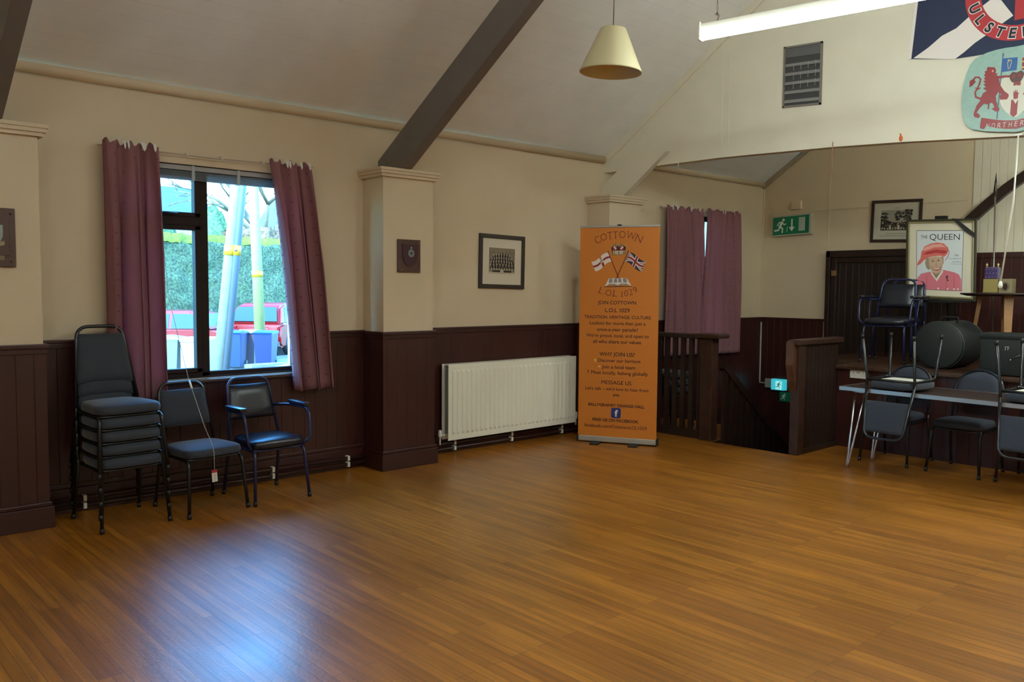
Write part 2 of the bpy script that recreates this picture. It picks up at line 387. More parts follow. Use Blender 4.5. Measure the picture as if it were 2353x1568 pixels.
b.box((XR, yy, -0.6), (XR+0.26, Y1+0.25, 3.16)); struct(b, 'wall_right', CREAM)
b = MB()
b.prism([(-0.45, Y0-0.3, 3.08-0.45*SL), (RX, Y0-0.3, RH), (RX, Y0-0.3, RH+0.2), (-0.45, Y0-0.3, 3.28-0.45*SL)], (0, Y1-Y0+0.6, 0), m=0)
b.prism([(XR+0.45, Y0-0.3, 3.08-0.45*SL), (RX, Y0-0.3, RH), (RX, Y0-0.3, RH+0.2), (XR+0.45, Y0-0.3, 3.28-0.45*SL)], (0, Y1-Y0+0.6, 0), m=1)
struct(b, 'ceiling', [CEIL_L, CEIL_R])
b = MB()                                                                  # floor with the stairwell opening
SX0, SX1, SY0 = 1.36, 2.26, 7.44
b.box((0, Y0, -0.2), (XR, SY0, 0)); b.box((0, SY0, -0.2), (SX0, 8.5, 0)); b.box((SX1, SY0, -0.2), (XR, Y1, 0))
struct(b, 'floor', FLOOR)
b = MB(); b.box((SX0-0.1, SY0, -2.7), (SX0-0.001, 8.5, -0.2)); b.box((0.0, 8.4, -2.7), (SX0-0.1, 8.5, -0.2)); b.box((-0.1, 8.4, -2.7), (-0.001, Y1, -0.6)); b.box((0.0, 8.4, -0.6), (0.018, Y1, 0.0)); b.box((SX1+0.001, SY0, -2.7), (SX1+0.1, Y1, -0.2)); b.box((SX0, SY0, -0.25), (SX0+0.012, 8.5, -0.002)); b.box((SX1-0.012, SY0, -0.25), (SX1, Y1, -0.002)); b.box((0.0, 8.5, -0.25), (SX0+0.012, 8.512, -0.002)); b.box((SX0-0.1, SY0-0.1, -2.7), (SX1+0.1, SY0-0.001, -0.2)); b.box((-0.1, SY0-0.1, -2.8), (SX1+0.1, Y1, -2.7))
struct(b, 'wall_stairwell', PLANK)
b = MB()
for i in range(11): b.box((SX0+0.005, SY0+0.02+0.255*i, -2.69), (SX1-0.005, SY0+0.02+0.255*(i+1), -0.2-0.2*i))
struct(b, 'trim_stair_steps', DARKW)
# pilasters: plastered shaft, capital, panelled foot, skirting
def pilaster(k, y0, y1, d=0.323):
    o = struct(MB().box((0, y0, 1.2), (d, y1, 2.58)), 'trim_%d' % k, CREAM)
    b = MB(); b.box((0, y0-0.03, 2.55), (d+0.03, y1+0.03, 2.575)); b.box((0, y0-0.045, 2.575), (d+0.045, y1+0.045, 2.60)); b.box((0, y0-0.055, 2.60), (d+0.055, y1+0.055, 2.625), bevel=0.004)
    b.build('capital', CREAM, o)
    b = MB(); b.box((0, y0-0.012, 0), (d+0.012, y1+0.012, 1.19)); b.build('panelling', OX, o)
    b = MB(); b.box((0, y0-0.03, 1.185), (d+0.035, y1+0.03, 1.215), bevel=0.006); b.box((0, y0-0.02, 1.15), (d+0.022, y1+0.02, 1.185), bevel=0.005); b.build('dado_rail', OXP, o)
    b = MB(); b.box((0, y0-0.035, 0), (d+0.035, y1+0.035, 0.145), bevel=0.004); b.box((0, y0-0.026, 0.145), (d+0.026, y1+0.026, 0.175), bevel=0.008); b.build('skirting', OXP, o)
pilaster(1, 0.86, 1.405); pilaster(2, 4.04, 4.57); pilaster(3, 6.965, 7.50)
# panelling, dado rail, skirting along the left wall
def seg(y0, y1, top=1.205):
    b = MB(); b.box((0, y0, 0), (0.018, y1, top)); return b
b = seg(Y0, W1[0]); b2 = MB()
for y0, y1, t in ((W1[0], W1[1], 0.86), (W1[1], W2[0], 1.205), (W2[0], W2[1], 0.88), (W2[1], Y1, 1.205)): b.box((0, y0, 0), (0.018, y1, t))
struct(b, 'trim_panelling_left', OX)
b = MB()
for y0, y1 in ((Y0, W1[0]), (W1[1], W2[0]), (W2[1], Y1)):
    b.box((0, y0, 1.195), (0.035, y1, 1.22), bevel=0.006); b.box((0, y0, 1.16), (0.026, y1, 1.195), bevel=0.005)
struct(b, 'trim_dado_left', OXP)
b = MB(); b.box((0, Y0, 0), (0.032, Y1, 0.17), bevel=0.004); b.box((0, Y0, 0.17), (0.026, Y1, 0.205), bevel=0.008); struct(b, 'baseboard_left', OXP)
b = MB()                                                                  # round cornice roll where wall meets ceiling
b.tube([(0.02, Y0, 3.055), (0.02, 7.2, 3.055)], 0.042, 12); b.tube([(0.02, 7.3, 3.07), (0.02, Y1, 3.07)], 0.035, 12)
struct(b, 'trim_cornice_left', WHITEP if False else CREAM)
# two roof trusses of grey painted timber above the pilasters
def truss(k, y0, y1):
    b = MB(); zl = lambda x: 2.385 + 0.64*x; zu = lambda x: 2.725 + 0.62*x
    b.prism([(0.0, y0, 2.63), (0.385, y0, 2.63), (3.9, y0, zl(3.9)), (RX, y0, zl(3.9)+0.1), (XR-3.9, y0, zl(3.9)), (XR-0.385, y0, 2.63), (XR, y0, 2.63), (XR, y0, zu(0)), (RX, y0, zu(RX)), (0.0, y0, zu(0.0))], (0, y1-y0, 0))
    struct(b, 'trim_truss_%d' % k, BEAM)
truss(1, 1.10, 1.20); truss(2, 4.20, 4.30)
# boarded gable above the opening to the back bay, with its slightly sagging lower edge
G = 7.24
low = [(0.0, 2.915), (0.82, 2.92), (1.52, 2.92), (1.91, 2.91), (2.72, 2.885), (3.32, 2.855), (4.25, 2.79), (5.2, 2.80), (6.6, 2.88), (XR, 2.915)]
b = MB(); b.prism([(x, G, z) for x, z in low] + [(XR, G, 3.09), (RX, G, RH+0.01), (0, G, 3.09)], (0, 0.10, 0)); g = struct(b, 'wall_gable', GABLE)
b = MB(); b.prism([(x, G-0.006, z) for x, z in low] + [(x, G-0.006, z+0.075) for x, z in reversed(low)], (0, 0.008, 0)); b.build('edge_strip', GABLE, g)
b = MB(); b.prism([(0.0, G-0.02, 3.03), (0.06, G-0.02, 3.03), (RX, G-0.02, RH-0.10), (RX, G-0.02, RH), (0.0, G-0.02, 3.10)], (0, 0.022, 0)); b.build('rake_strip', GABLE, g)
for x in (1.52, 1.60):
    b = MB(); b.box((x, G-0.003, 2.99), (x+0.028, G+0.001, 4.0)); b.build('joint_strip', GABLE, g)
b = MB()                                                                  # white raking brace between third capital and gable board
b.prism([(0.0, 7.17, 2.63), (0.34, 7.17, 2.63), (0.92, 7.17, 3.05), (0.52, 7.17, 3.09), (0.0, 7.17, 2.74)], (0, 0.065, 0)); struct(b, 'trim_brace', GABLE)
# back wall: dado panelling, rail, cover strips, plank panel, stage panelling, arch rib
b = MB(); b.box((0.018, Y1-0.018, -2.6), (1.0, Y1, 1.205)); struct(b, 'trim_panelling_back', OX)
b = MB(); b.box((0.02, Y1-0.035, 1.195), (1.0, Y1, 1.22)); struct(b, 'trim_dado_back', OXP)
b = MB(); b.tube([(0.0, Y1-0.02, 3.04), (RX, Y1-0.02, RH-0.04)], 0.035, 10); struct(b, 'trim_cornice_back', GABLE)
b = MB(); b.box((0.02, Y1-0.006, 2.665), (2.68, Y1, 2.68)); b.box((0.97, Y1-0.006, 2.12), (0.985, Y1, 4.0)); b.box((0.0, Y1-0.02, 1.22), (0.02, Y1, 3.0)); struct(b, 'trim_cover_strips', CREAM)
b = MB(); b.box((2.74, Y1-0.012, 2.03), (7.0, Y1, 3.6)); struct(b, 'trim_stage_boards', TNGW)
d = struct(MB().box((1.14, Y1-0.05, 0.0), (2.62, Y1-0.001, 2.02)), 'door_1', PLANK)
b = MB(); b.box((1.0, Y1-0.10, 0.0), (1.06, Y1-0.001, 2.12), bevel=0.008); b.box((1.06, Y1-0.075, 0.0), (1.14, Y1-0.001, 2.10), bevel=0.01); b.box((1.0, Y1-0.10, 2.03), (2.62, Y1-0.001, 2.12), bevel=0.008); b.box((1.14, Y1-0.08, 1.96), (2.62, Y1-0.001, 2.03), bevel=0.01); b.build('door_frame', DARKW, d)
b = MB(); b.box((1.09, Y1-0.12, 1.79), (1.15, Y1-0.075, 1.86), bevel=0.006); b.build('catch', mat('worn_wood_block', (120, 88, 52), 0.6), d)
b = MB(); b.box((2.62, Y1-0.03, 0.84), (XR, Y1-0.001, 2.03)); b.box((2.62, Y1-0.045, 1.99), (XR, Y1-0.001, 2.05)); struct(b, 'trim_stage_panelling', OX)
arch_pts = [(2.56, 2.33), (2.70, 2.47), (2.87, 2.63), (3.08, 2.81), (3.30, 2.96), (3.56, 3.11), (3.86, 3.25), (4.2, 3.36)]
b = MB()
lo = [(x+0.075, z-0.075) for x, z in arch_pts]
b.prism([(x, Y1-0.09, z) for x, z in arch_pts] + [(x, Y1-0.09, z) for x, z in reversed(lo)], (0, 0.075, 0)); struct(b, 'trim_arch', DARKW)
# stage
b = MB(); b.box((2.36, 8.27, 0), (XR, 8.30, 0.80)); b.box((2.30, 8.27, 0), (2.36, 8.60, 0.80)); st = struct(b, 'trim_stage', OX)
b = MB(); b.box((2.30, 8.22, 0.80), (XR, 8.62, 0.84), bevel=0.008); b.box((1.7, 8.62, 0.80), (XR, Y1-0.051, 0.84)); b.build('stage_floor', STAGEF, st)
# windows on the left wall
def win_frame(k, W, full):
    y0, y1, z0, z1 = W
    w = struct(MB().box((-0.25, y0, z0), (-0.02, y1, z0+0.012)), 'window_%d' % k, WINF)
    b = MB(); xa, xb = -0.11, -0.05
    for a, c_ in (((xa, y0, z0), (xb, y0+0.06, z1)), ((xa, y1-0.06, z0), (xb, y1, z1)), ((xa, y0, z0), (xb, y1, z0+0.045)), ((xa, y0, z1-0.06), (xb, y1, z1))): b.box(a, c_, bevel=0.006)
    b.box((xa, 2.60, z0), (xb, 2.665, z1), bevel=0.006) if full else b.box((xa, (y0+y1)/2-0.03, z0), (xb, (y0+y1)/2+0.03, z1))
    b.build('window_frame', WINF, w)
    if full:
        b = MB(); b.box((xa-0.005, y0+0.06, 2.06), (xb+0.012, 2.60, 2.13), bevel=0.006); b.build('transom', WINF, w)
        for za, zb in ((0.93, 2.06), (2.13, z1-0.06)):
            b = MB(); t = 0.032
            for a, c_ in (((xa+0.01, y0+0.06, za), (xb+0.018, y0+0.06+t, zb)), ((xa+0.01, 2.60-t-0.012, za), (xb+0.018, 2.60, zb)), ((xa+0.01, y0+0.06, za), (xb+0.018, 2.60, za+t)), ((xa+0.01, y0+0.06, zb-t), (xb+0.018, 2.60, zb))): b.box(a, c_, bevel=0.005)
            s_ = b.build('sash', WINF, w)
            if zb > 2.2: MB().tube([(-0.03, 2.30, 2.15), (-0.01, 2.34, 2.15), (-0.01, 2.42, 2.145)], 0.008, 8).build('handle', BLACKP, s_)
    b = MB(); b.quad([(-0.08, y0+0.05, z0+0.03), (-0.08, y1-0.05, z0+0.03), (-0.08, y1-0.05, z1-0.05), (-0.08, y0+0.05, z1-0.05)]); b.build('pane', GLASS, w)
    b = MB(); b.box((-0.05, y0-0.02, z0-0.03), (0.06, y1+0.02, z0-0.004), bevel=0.006); b.build('window_sill', mat('brown_sill_paint', (74, 58, 54), 0.3), w)
win_frame(1, W1, True); win_frame(2, W2, False)
for k, (a, c_) in enumerate(zs):
    b = MB()
    for p, q in (((XR+0.08, a, 0.95), (XR+0.14, a+0.06, 2.5)), ((XR+0.08, c_-0.06, 0.95), (XR+0.14, c_, 2.5)), ((XR+0.08, a, 0.95), (XR+0.14, c_, 1.01)), ((XR+0.08, a, 2.44), (XR+0.14, c_, 2.5)), ((XR+0.08, (a+c_)/2-0.03, 0.95), (XR+0.14, (a+c_)/2+0.03, 2.5))): b.box(p, q)
    w = struct(b, 'window_%d' % (k+3), WINF)
    b = MB(); b.quad([(XR+0.11, a, 0.95), (XR+0.11, c_, 0.95), (XR+0.11, c_, 2.5), (XR+0.11, a, 2.5)]); b.build('pane', GLASS, w)

# ------------------------------------------------------------------ chairs (each built at the origin facing +x, then moved)
def cushion(b, x0, x1, wy0, wy1, z0, z1, dome=0.02, n=14, m=0, r=0.05):
    """seat pad: rounded plan, width wy0 at the back and wy1 at the front, domed top and rolled edge"""
    prof = [(0.90, z0), (0.985, z0+0.006), (1.0, z0+0.02), (1.0, z1-0.025), (0.975, z1-0.008), (0.92, z1), (0.6, z1+dome*0.7), (0.25, z1+dome), (0.0, z1+dome*1.05)]
    rings = []; N = 40
    for s_, z in prof:
        ring = []
        for i in range(N):
            t = 2*PI*i/N; c_, q = math.cos(t), math.sin(t); e = 0.42
            px = math.copysign(abs(c_)**e, c_); py = math.copysign(abs(q)**e, q)
            x = (x0+x1)/2 + px*s_*(x1-x0)/2; w = wy0 + (wy1-wy0)*(px*s_+1)/2
            ring.append(b.bm.verts.new((x, py*s_*w/2, z)))
        rings.append(ring)
    b.bm.faces.new(rings[0][::-1]).material_index = m
    for a, c_ in zip(rings, rings[1:]):
        for i in range(N):
            f = b.bm.faces.new((a[i], a[(i+1) % N], c_[(i+1) % N], c_[i])); f.material_index = m; f.smooth = True
    bmesh.ops.remove_doubles(b.bm, verts=rings[-1], dist=0.001)
def backpad(b, z0, z1, w0, w1, xf, th=0.035, rounded=False, m=0):
    """upholstered back pad on the leaning back plane xf(z)"""
    NU, NV = 14, 10; F, Bk = [], []
    for j in range(NV+1):
        v = j/NV; z = z0 + (z1-z0)*v; w = w0 + (w1-w0)*v
        if rounded: w = w0*math.sqrt(max(0.0, 1-(max(0, v-0.35)/0.66)**2.2))
        rf, rb = [], []
        for i in range(NU+1):
            u = -1 + 2*i/NU; edge = (1-abs(u)**6)*(1-abs(2*v-1)**6)
            rf.append(b.bm.verts.new((xf(z)+th*0.25+th*0.75*edge, u*w/2, z))); rb.append(b.bm.verts.new((xf(z)-th*0.15-th*0.2*edge, u*w/2, z)))
        F.append(rf); Bk.append(rb)
    def q(a, b_, c_, d): 
        f = b.bm.faces.new((a, b_, c_, d)); f.smooth = True; f.material_index = m
    for j in range(NV):
        for i in range(NU):
            q(F[j][i], F[j][i+1], F[j+1][i+1], F[j+1][i]); q(Bk[j][i], Bk[j+1][i], Bk[j+1][i+1], Bk[j][i+1])
        q(F[j][0], F[j+1][0], Bk[j+1][0], Bk[j][0]); q(F[j][NU], Bk[j][NU], Bk[j+1][NU], F[j+1][NU])
    for i in range(NU):
        q(F[0][i], Bk[0][i], Bk[0][i+1], F[0][i+1]); q(F[NV][i], F[NV][i+1], Bk[NV][i+1], Bk[NV][i])
UNDER = mat('bare_plywood_underside', (226, 222, 210), 0.6, noise=0.05)
def make_chair(name, arms=False, rounded=False, seat_m=FABRIC, tube_m=BLACKM, back_m=None, top=0.885, tw=0.165):
    t = thing(name, 'x', 'chair')
    xf = lambda z: -0.185 - 0.24*(z-0.42)
    b = MB(); cushion(b, -0.20, 0.235, 0.40, 0.445, 0.405, 0.465, dome=0.018); b.build('seat', seat_m, t)
    b = MB(); b.box((-0.15, -0.16, 0.398), (0.185, 0.16, 0.4045)); b.build('seat_underside', UNDER, t)
    b = MB(); backpad(b, 0.575, top-0.05 if not rounded else 0.875, 0.385 if not rounded else 0.40, 2*tw+0.005, xf, rounded=rounded); b.build('backrest', back_m or seat_m, t)
    b = MB()                                                             # back frame: one bent tube over the top
    if rounded: pts = [(xf(0.42), -0.20, 0.42), (xf(0.70), -0.205, 0.70)] + [(xf(0.70+0.19*math.sin(a)), -0.205*math.cos(a), 0.70+0.19*math.sin(a)) for a in [PI*i/14 for i in range(1, 14)]] + [(xf(0.70), 0.205, 0.70), (xf(0.42), 0.20, 0.42)]
    else: pts = fillet([(xf(0.42), -0.21, 0.42), (xf(top), -tw, top), (xf(top), tw, top), (xf(0.42), 0.21, 0.42)], 0.085, 8)
    b.tube(pts, 0.012, 10); b.build('back_frame', tube_m, t)
    b = MB(); b.tube(fillet([(-0.19, -0.195, 0.392), (0.19, -0.20, 0.392), (0.19, 0.20, 0.392), (-0.19, 0.195, 0.392)], 0.05), 0.011, 8, closed=True); b.build('seat_frame', tube_m, t)
    for sy in (-1, 1):
        b = MB(); b.tube(fillet([(0.09, sy*0.19, 0.388), (0.205, sy*0.20, 0.388), (0.245, sy*0.222, 0.02)], 0.05), 0.0125, 8); lg = b.build('leg', tube_m, t)
        b = MB(); b.tube([(0.2435, sy*0.221, 0.035), (0.247, sy*0.223, 0.0)], 0.015, 8); b.build('foot_cap', BLACKP, lg)
        b = MB(); b.tube([(xf(0.44), sy*0.207, 0.44), (xf(0.40)-0.005, sy*0.207, 0.39), (-0.262, sy*0.222, 0.02)], 0.0125, 8); lg = b.build('leg', tube_m, t)
        b = MB(); b.tube([(-0.2605, sy*0.221, 0.035), (-0.264, sy*0.223, 0.0)], 0.015, 8); b.build('foot_cap', BLACKP, lg)
        if arms:
            b = MB(); b.tube(fillet([(xf(0.66), sy*0.187, 0.66), (-0.12, sy*0.255, 0.672), (0.175, sy*0.265, 0.672), (0.215, sy*0.255, 0.44), (0.16, sy*0.20, 0.395)], 0.07, 8), 0.0115, 10); ar = b.build('arm', tube_m, t)
            b = MB(); b.box((-0.10, sy*0.26-0.028, 0.683), (0.155, sy*0.26+0.028, 0.712), bevel=0.012); b.build('arm_pad', seat_m, ar, smooth=50)
    return t
def place(o, x, y, z, rz, label, group=None, flip=False):
    o.location = (x, y, z); o.rotation_euler = (PI, 0, rz) if flip else (0, 0, rz)
    o['label'] = label
    if group: o['group'] = group
    return o
tall0 = make_chair('stacking_chair', top=0.962, tw=0.15)
chair0 = make_chair('stacking_chair')
used = [0]
def chair(*a, **k):
    c_ = chair0 if not used[0] else copy_tree(chair0); used[0] = 1
    return place(c_, *a, **k)
SG = 'charcoal padded chairs stacked beside the window'
place(tall0, 0.466, 1.825, 0.0, math.radians(4), 'bottom charcoal chair of the stack beside the plum curtain', SG)
for i, w in enumerate(('second charcoal chair up in the stack beside the plum curtain', 'middle charcoal chair of the stack beside the plum curtain', 'fourth charcoal chair up in the stack beside the plum curtain', 'topmost charcoal chair of the stack beside the plum curtain')):
    place(copy_tree(tall0), 0.462 - 0.002*i, 1.822, 0.088*(i+1), math.radians(4), w, SG)
chair(0.485, 2.37, 0.0, math.radians(6), 'single charcoal armless chair under the window with a red and white tag dangling on it')
UG = 'charcoal chairs turned upside down on the folding table'
chair(3.33, 7.385, 0.74+0.484, math.radians(87), 'charcoal chair upside down on the folding table near its left end', UG, flip=True)
chair(4.405, 7.33, 0.74+0.484, math.radians(87), 'charcoal chair upside down on the folding table further right', UG, flip=True)
BG = 'stacked dark chairs in the corner behind the left stair railing'
for i, w in enumerate(('bottom', 'middle', 'top')):
    chair(0.385, 7.93, 0.002+0.088*i, math.radians(2), '%s dark chair of the small stack behind the left stair railing' % w, BG)
round0 = make_chair('round_back_chair', rounded=True, seat_m=mat('slate_fabric', (46, 50, 62), 0.8, noise=0.15, nscale=60))
RG = 'round backed chairs tucked behind the folding table'
place(copy_tree(round0), 3.07, 7.94, 0, math.radians(-92), 'round backed dark chair behind the left end of the folding table', RG)
place(round0, 3.68, 7.93, 0, math.radians(-93), 'round backed slate chair tucked behind the middle of the folding table', RG)
place(copy_tree(round0), 4.24, 7.94, 0, math.radians(-93), 'round backed slate chair behind the folding table at the right edge of the photo', RG)
arm0 = make_chair('armchair', arms=True, seat_m=VINYL, tube_m=NAVYM)
place(arm0, 0.47, 2.88, 0, math.radians(2), 'navy vinyl armchair with padded arms under the window')
place(copy_tree(arm0), 2.505, 9.03, 0.84, math.radians(-83), 'front navy vinyl armchair standing at the left edge of the stage', 'navy armchairs on the stage')
place(copy_tree(arm0), 2.36, 9.60, 0.84, math.radians(-86), 'rear navy vinyl armchair on the stage just behind another', 'navy armchairs on the stage')
silver = make_chair('silver_chair', seat_m=mat('pale_blue_grey_vinyl', (128, 146, 158), 0.35), tube_m=BLACKM)
place(silver, 4.06, 9.06, 0.84, math.radians(-60), 'pale blue grey padded chair on the stage right of the round table')

# ------------------------------------------------------------------ curtains
def curtain(name, label, y_top, y_bot, z_top, z_bot, x=0.095, folds=4, amp=0.035, seed=1, group=None, slit=None, tilt=0.0, lean=0.0):
    rnd = random.Random(seed); NU, NV = 90, 40; b = MB(); V = []
    ph = [rnd.uniform(-0.5, 0.5) for _ in range(8)]
    uvl = b.bm.loops.layers.uv.new('UVMap'); W = (y_bot[1]-y_bot[0])*1.5
    for j in range(NV+1):
        v = j/NV; row = []
        for i in range(NU+1):
            u = i/NU; s_ = v**0.85
            y = (y_top[0]+(y_top[1]-y_top[0])*u)*(1-s_) + (y_bot[0]+(y_bot[1]-y_bot[0])*u)*s_
            a = amp*(0.45+0.55*min(1, v*2.2))
            w = 2*PI*folds*u + ph[0] + 0.5*math.sin(2*PI*u*1.3+ph[1]) + 0.3*v*math.sin(5*u+ph[2])
            xx = x + a*math.sin(w) + 0.35*a*math.sin(2.3*w+ph[3]) + 0.012*math.sin(2*PI*(u*1.1+v*0.6)+ph[4]) + lean*v
            y += 0.35*a*math.sin(2*w)*min(1, v*3)*(1 if 0 < i < NU else 0)
            zt = z_top + 0.010*math.sin(w*2+1) + 0.007*math.sin(31*u+ph[5]) + 0.006*math.sin(53*u+ph[6]) + tilt*(u-0.5)
            zb = z_bot + 0.012*math.sin(w+0.5) 
            row.append(b.bm.verts.new((xx, y, zt + (zb-zt)*v)))
        V.append(row)
    for j in range(NV):
        for i in range(NU):
            f = b.bm.faces.new((V[j][i], V[j+1][i], V[j+1][i+1], V[j][i+1])); f.smooth = True
            for l, (di, dj) in zip(f.loops, ((0, 0), (0, 1), (1, 1), (1, 0))): l[uvl].uv = ((i+di)/NU*W, (1-(j+dj)/NV)*(z_top-z_bot))
    r = thing(name, label, 'curtain', (x, (y_top[0]+y_top[1])/2, z_bot), group)
    sol = b.build('curtain_panel', CURT, r, fix=False)
    md = sol.modifiers.new('thickness', 'SOLIDIFY'); md.thickness = 0.004
    b = MB()                                                             # torn white heading tape showing between pleats
    for u in (0.36, 0.43, 0.71, 0.92) if folds < 5 else (0.10, 0.22, 0.6, 0.86):
        i = int(u*NU); y = y_top[0]+(y_top[1]-y_top[0])*u; w = rnd.uniform(0.006, 0.020)
        b.poly([(x+0.045, y-w, z_top+0.012), (x+0.045, y+w*0.8, z_top+0.004), (x+0.048, y+w, z_top-0.03), (x+0.05, y+w*0.3, z_top-0.055), (x+0.048, y-w*0.4, z_top-0.035)])
    b.build('heading_tape', mat('torn_white_tape', (214, 212, 208), 0.8), r)
    return r
curtain('curtain', 'plum spotted curtain left of the window above the chair stack', (1.865, 2.235), (1.875, 2.262), 2.615, 0.752, folds=2.3, seed=3, amp=0.055)
curtain('curtain', 'plum spotted curtain right of the window beside the armchair', (3.115, 3.475), (3.315, 3.66), 2.605, 0.735, folds=2.4, seed=8, amp=0.055)
curtain('curtain', 'plum curtain left half on the far window behind the orange banner', (8.26, 9.01), (8.24, 9.16), 2.615, 0.77, folds=5, seed=5, amp=0.042)
curtain('curtain', 'plum curtain right half on the far window beside the exit sign', (9.13, 9.885), (8.98, 9.945), 2.63, 0.75, folds=4.5, seed=11, amp=0.042)
def curtain_wire(y0, y1, z0, z1, lab, hooks):
    t = thing('curtain_wire', lab, 'curtain wire', (0.05, y0, z0))
    MB().tube([(0.06, y0, z0), (0.06, (y0+y1)/2, (z0+z1)/2-0.012), (0.06, y1, z1)], 0.0045, 8).build('wire', mat('plastic_coated_wire', (176, 158, 144), 0.5), t)
    for y in hooks:
        z = z0 + (z1-z0)*(y-y0)/(y1-y0)
        MB().tube([(0.0, y, z+0.012), (0.055, y, z+0.006), (0.07, y, z-0.012), (0.06, y, z-0.02)], 0.004, 6).build('hook', WHITEPL, t)
curtain_wire(1.84, 3.52, 2.585, 2.595, 'thin white curtain wire above the near window', (1.88, 2.47, 2.74, 3.08, 3.5))
curtain_wire(8.2, 9.95, 2.60, 2.61, 'thin curtain wire above the far window', (8.25, 9.08, 9.9))
# blind gathered at the window head, with its long pull cord
bl = thing('venetian_blind', 'grey venetian blind gathered up at the head of the near window', 'blind', (-0.02, 2.7, 2.42))
MB().box((-0.045, 2.0, 2.475), (-0.005, 3.40, 2.512), bevel=0.004).build('head_rail', mat('grey_blind_rail', (150, 146, 146), 0.4), bl)
b = MB()
for i in range(9): b.box((-0.046, 2.0, 2.405+0.0075*i), (-0.008, 3.40, 2.409+0.0075*i))
b.build('slat_stack', mat('grey_blind_slats', (104, 108, 112), 0.4), bl)
for y in (2.54, 2.90): MB().box((-0.05, y-0.012, 2.40), (0.0, y+0.012, 2.515), bevel=0.003).build('clip', mat('clear_grey_plastic', (150, 156, 160), 0.3), bl)
cd = MB().tube([(0.0, 2.285, 2.42), (0.012, 2.287, 2.05), (0.10, 2.302, 1.50), (0.33, 2.345, 0.93), (0.60, 2.352, 0.60), (0.735, 2.352, 0.487), (0.752, 2.353, 0.44), (0.752, 2.354, 0.32)], 0.0022, 6).build('pull_cord', mat('white_cord', (190, 186, 180), 0.6), bl)
MB().tube([(0.345, 2.345, 0.915), (0.39, 2.347, 0.855)], [0.006, 0.009], 8).build('cord_weight', WHITEPL, cd)
b = MB(); b.obox((0.753, 2.354, 0.278), (0, 1, 0.06), (1, 0, 0), (0, -0.06, 1), (0.019, 0.0008, 0.042), m=0); b.obox((0.7545, 2.353, 0.31), (0, 1, 0.06), (1, 0, 0), (0, -0.06, 1), (0.019, 0.001, 0.010), m=1)
for i in range(5): b.obox((0.7545, 2.356-0.002*(i % 2), 0.29-0.011*i), (0, 1, 0.06), (1, 0, 0), (0, -0.06, 1), (0.011, 0.0009, 0.0014), m=2)
b.build('paper_tag', [mat('paper_tag_white', (222, 214, 204), 0.7), mat('tag_red', (176, 30, 34), 0.6), mat('tag_print', (120, 110, 108), 0.7)], cd)

# ------------------------------------------------------------------ radiator and pipes
rd = thing('radiator', 'long white fluted panel radiator on the dark panelling', 'radiator', (0.1, 5.76, 0.13))
def rad_panel(x, th, parent_name, flip):
    b = MB(); y0, y1, z0, z1 = 4.88, 6.64, 0.14, 0.87; n = 29; p = (y1-y0-0.06)/n
    b.box((x-th, y0, z0), (x, y1, z1), bevel=0.006)
    s_ = -1 if flip else 1; xe = x-th if flip else x
    for i in range(n):
        ya = y0+0.03+p*i+p*0.19; yb = ya+p*0.62; za, zb = z0+0.055, z1-0.055; d_ = 0.011*s_; q = p*0.14
        o_ = [(ya, za), (yb, za), (yb, zb), (ya, zb)]; i_ = [(ya+q, za+0.02), (yb-q, za+0.02), (yb-q, zb-0.02), (ya+q, zb-0.02)]
        vo = [b.bm.verts.new((xe+0.0004*s_, a, c_)) for a, c_ in o_]; vi = [b.bm.verts.new((xe+d_, a, c_)) for a, c_ in i_]
        b.bm.faces.new(vi)
        for k in range(4): b.bm.faces.new((vo[k], vo[(k+1) % 4], vi[(k+1) % 4], vi[k]))
    return b
RADP = mat('white_radiator_enamel', (232, 230, 216), 0.35)
rad_panel(0.160, 0.012, '', False).build('front_panel', RADP, rd)
rad_panel(0.062, 0.012, '', True).build('rear_panel', RADP, rd)
b = MB()
for i in range(58): y = 4.91+0.0298*i; b.box((0.064, y, 0.20), (0.146, y+0.004, 0.83))
b.build('convector_fins', mat('grey_fins', (150, 148, 142), 0.5), rd)
b = MB(); b.box((0.05, 4.905, 0.855), (0.148, 6.615, 0.868)); b.build('top_grille', RADP, rd)
for y, s_ in ((4.88, -1), (6.64, 1)):
    b = MB(); b.tube(fillet([(0.105, y, 0.19), (0.105, y+s_*0.06, 0.19), (0.105, y+s_*0.06, 0.10)], 0.02), 0.009, 8); b.lathe([(0.0, -0.03), (0.017, -0.03), (0.02, 0.0), (0.018, 0.035), (0.012, 0.045), (0.0, 0.046)], (0.105, y+s_*0.06, 0.20), n=14); b.build('valve', WHITEPL, rd)
b = MB()
for y in (5.2, 6.3): b.box((0.02, y-0.015, 0.16), (0.05, y+0.015, 0.80))
b.build('wall_bracket', RADP, rd)
PIPE = mat('brown_painted_pipe', (60, 36, 28), 0.35)
def pipes(lab, y0, y1, clips, tails):
    t = thing('heating_pipes', lab, 'pipes', (0.06, (y0+y1)/2, 0.0))
    for z in (0.045, 0.098):
        MB().tube([(0.062, y0, z), (0.062, y1, z)], 0.0135, 10).build('pipe', PIPE, t)
    for y in tails: MB().tube([(0.062, y, 0.098), (0.09, y, 0.12), (0.105, y, 0.17)], 0.009, 8).build('riser', PIPE, t)
    for y in clips:
        b = MB(); b.box((0.03, y-0.012, 0.022), (0.082, y+0.012, 0.066), bevel=0.006); b.box((0.03, y-0.012, 0.076), (0.082, y+0.012, 0.12), bevel=0.006); b.build('pipe_clip', WHITEPL, t)
pipes('pair of brown heating pipes with white clips running behind the chairs under the window', 1.42, 4.01, (1.70, 3.13, 3.84), ())
pipes('pair of brown heating pipes with white clips under the radiator', 4.60, 6.94, (5.03, 5.78, 6.52), (4.82, 6.70))

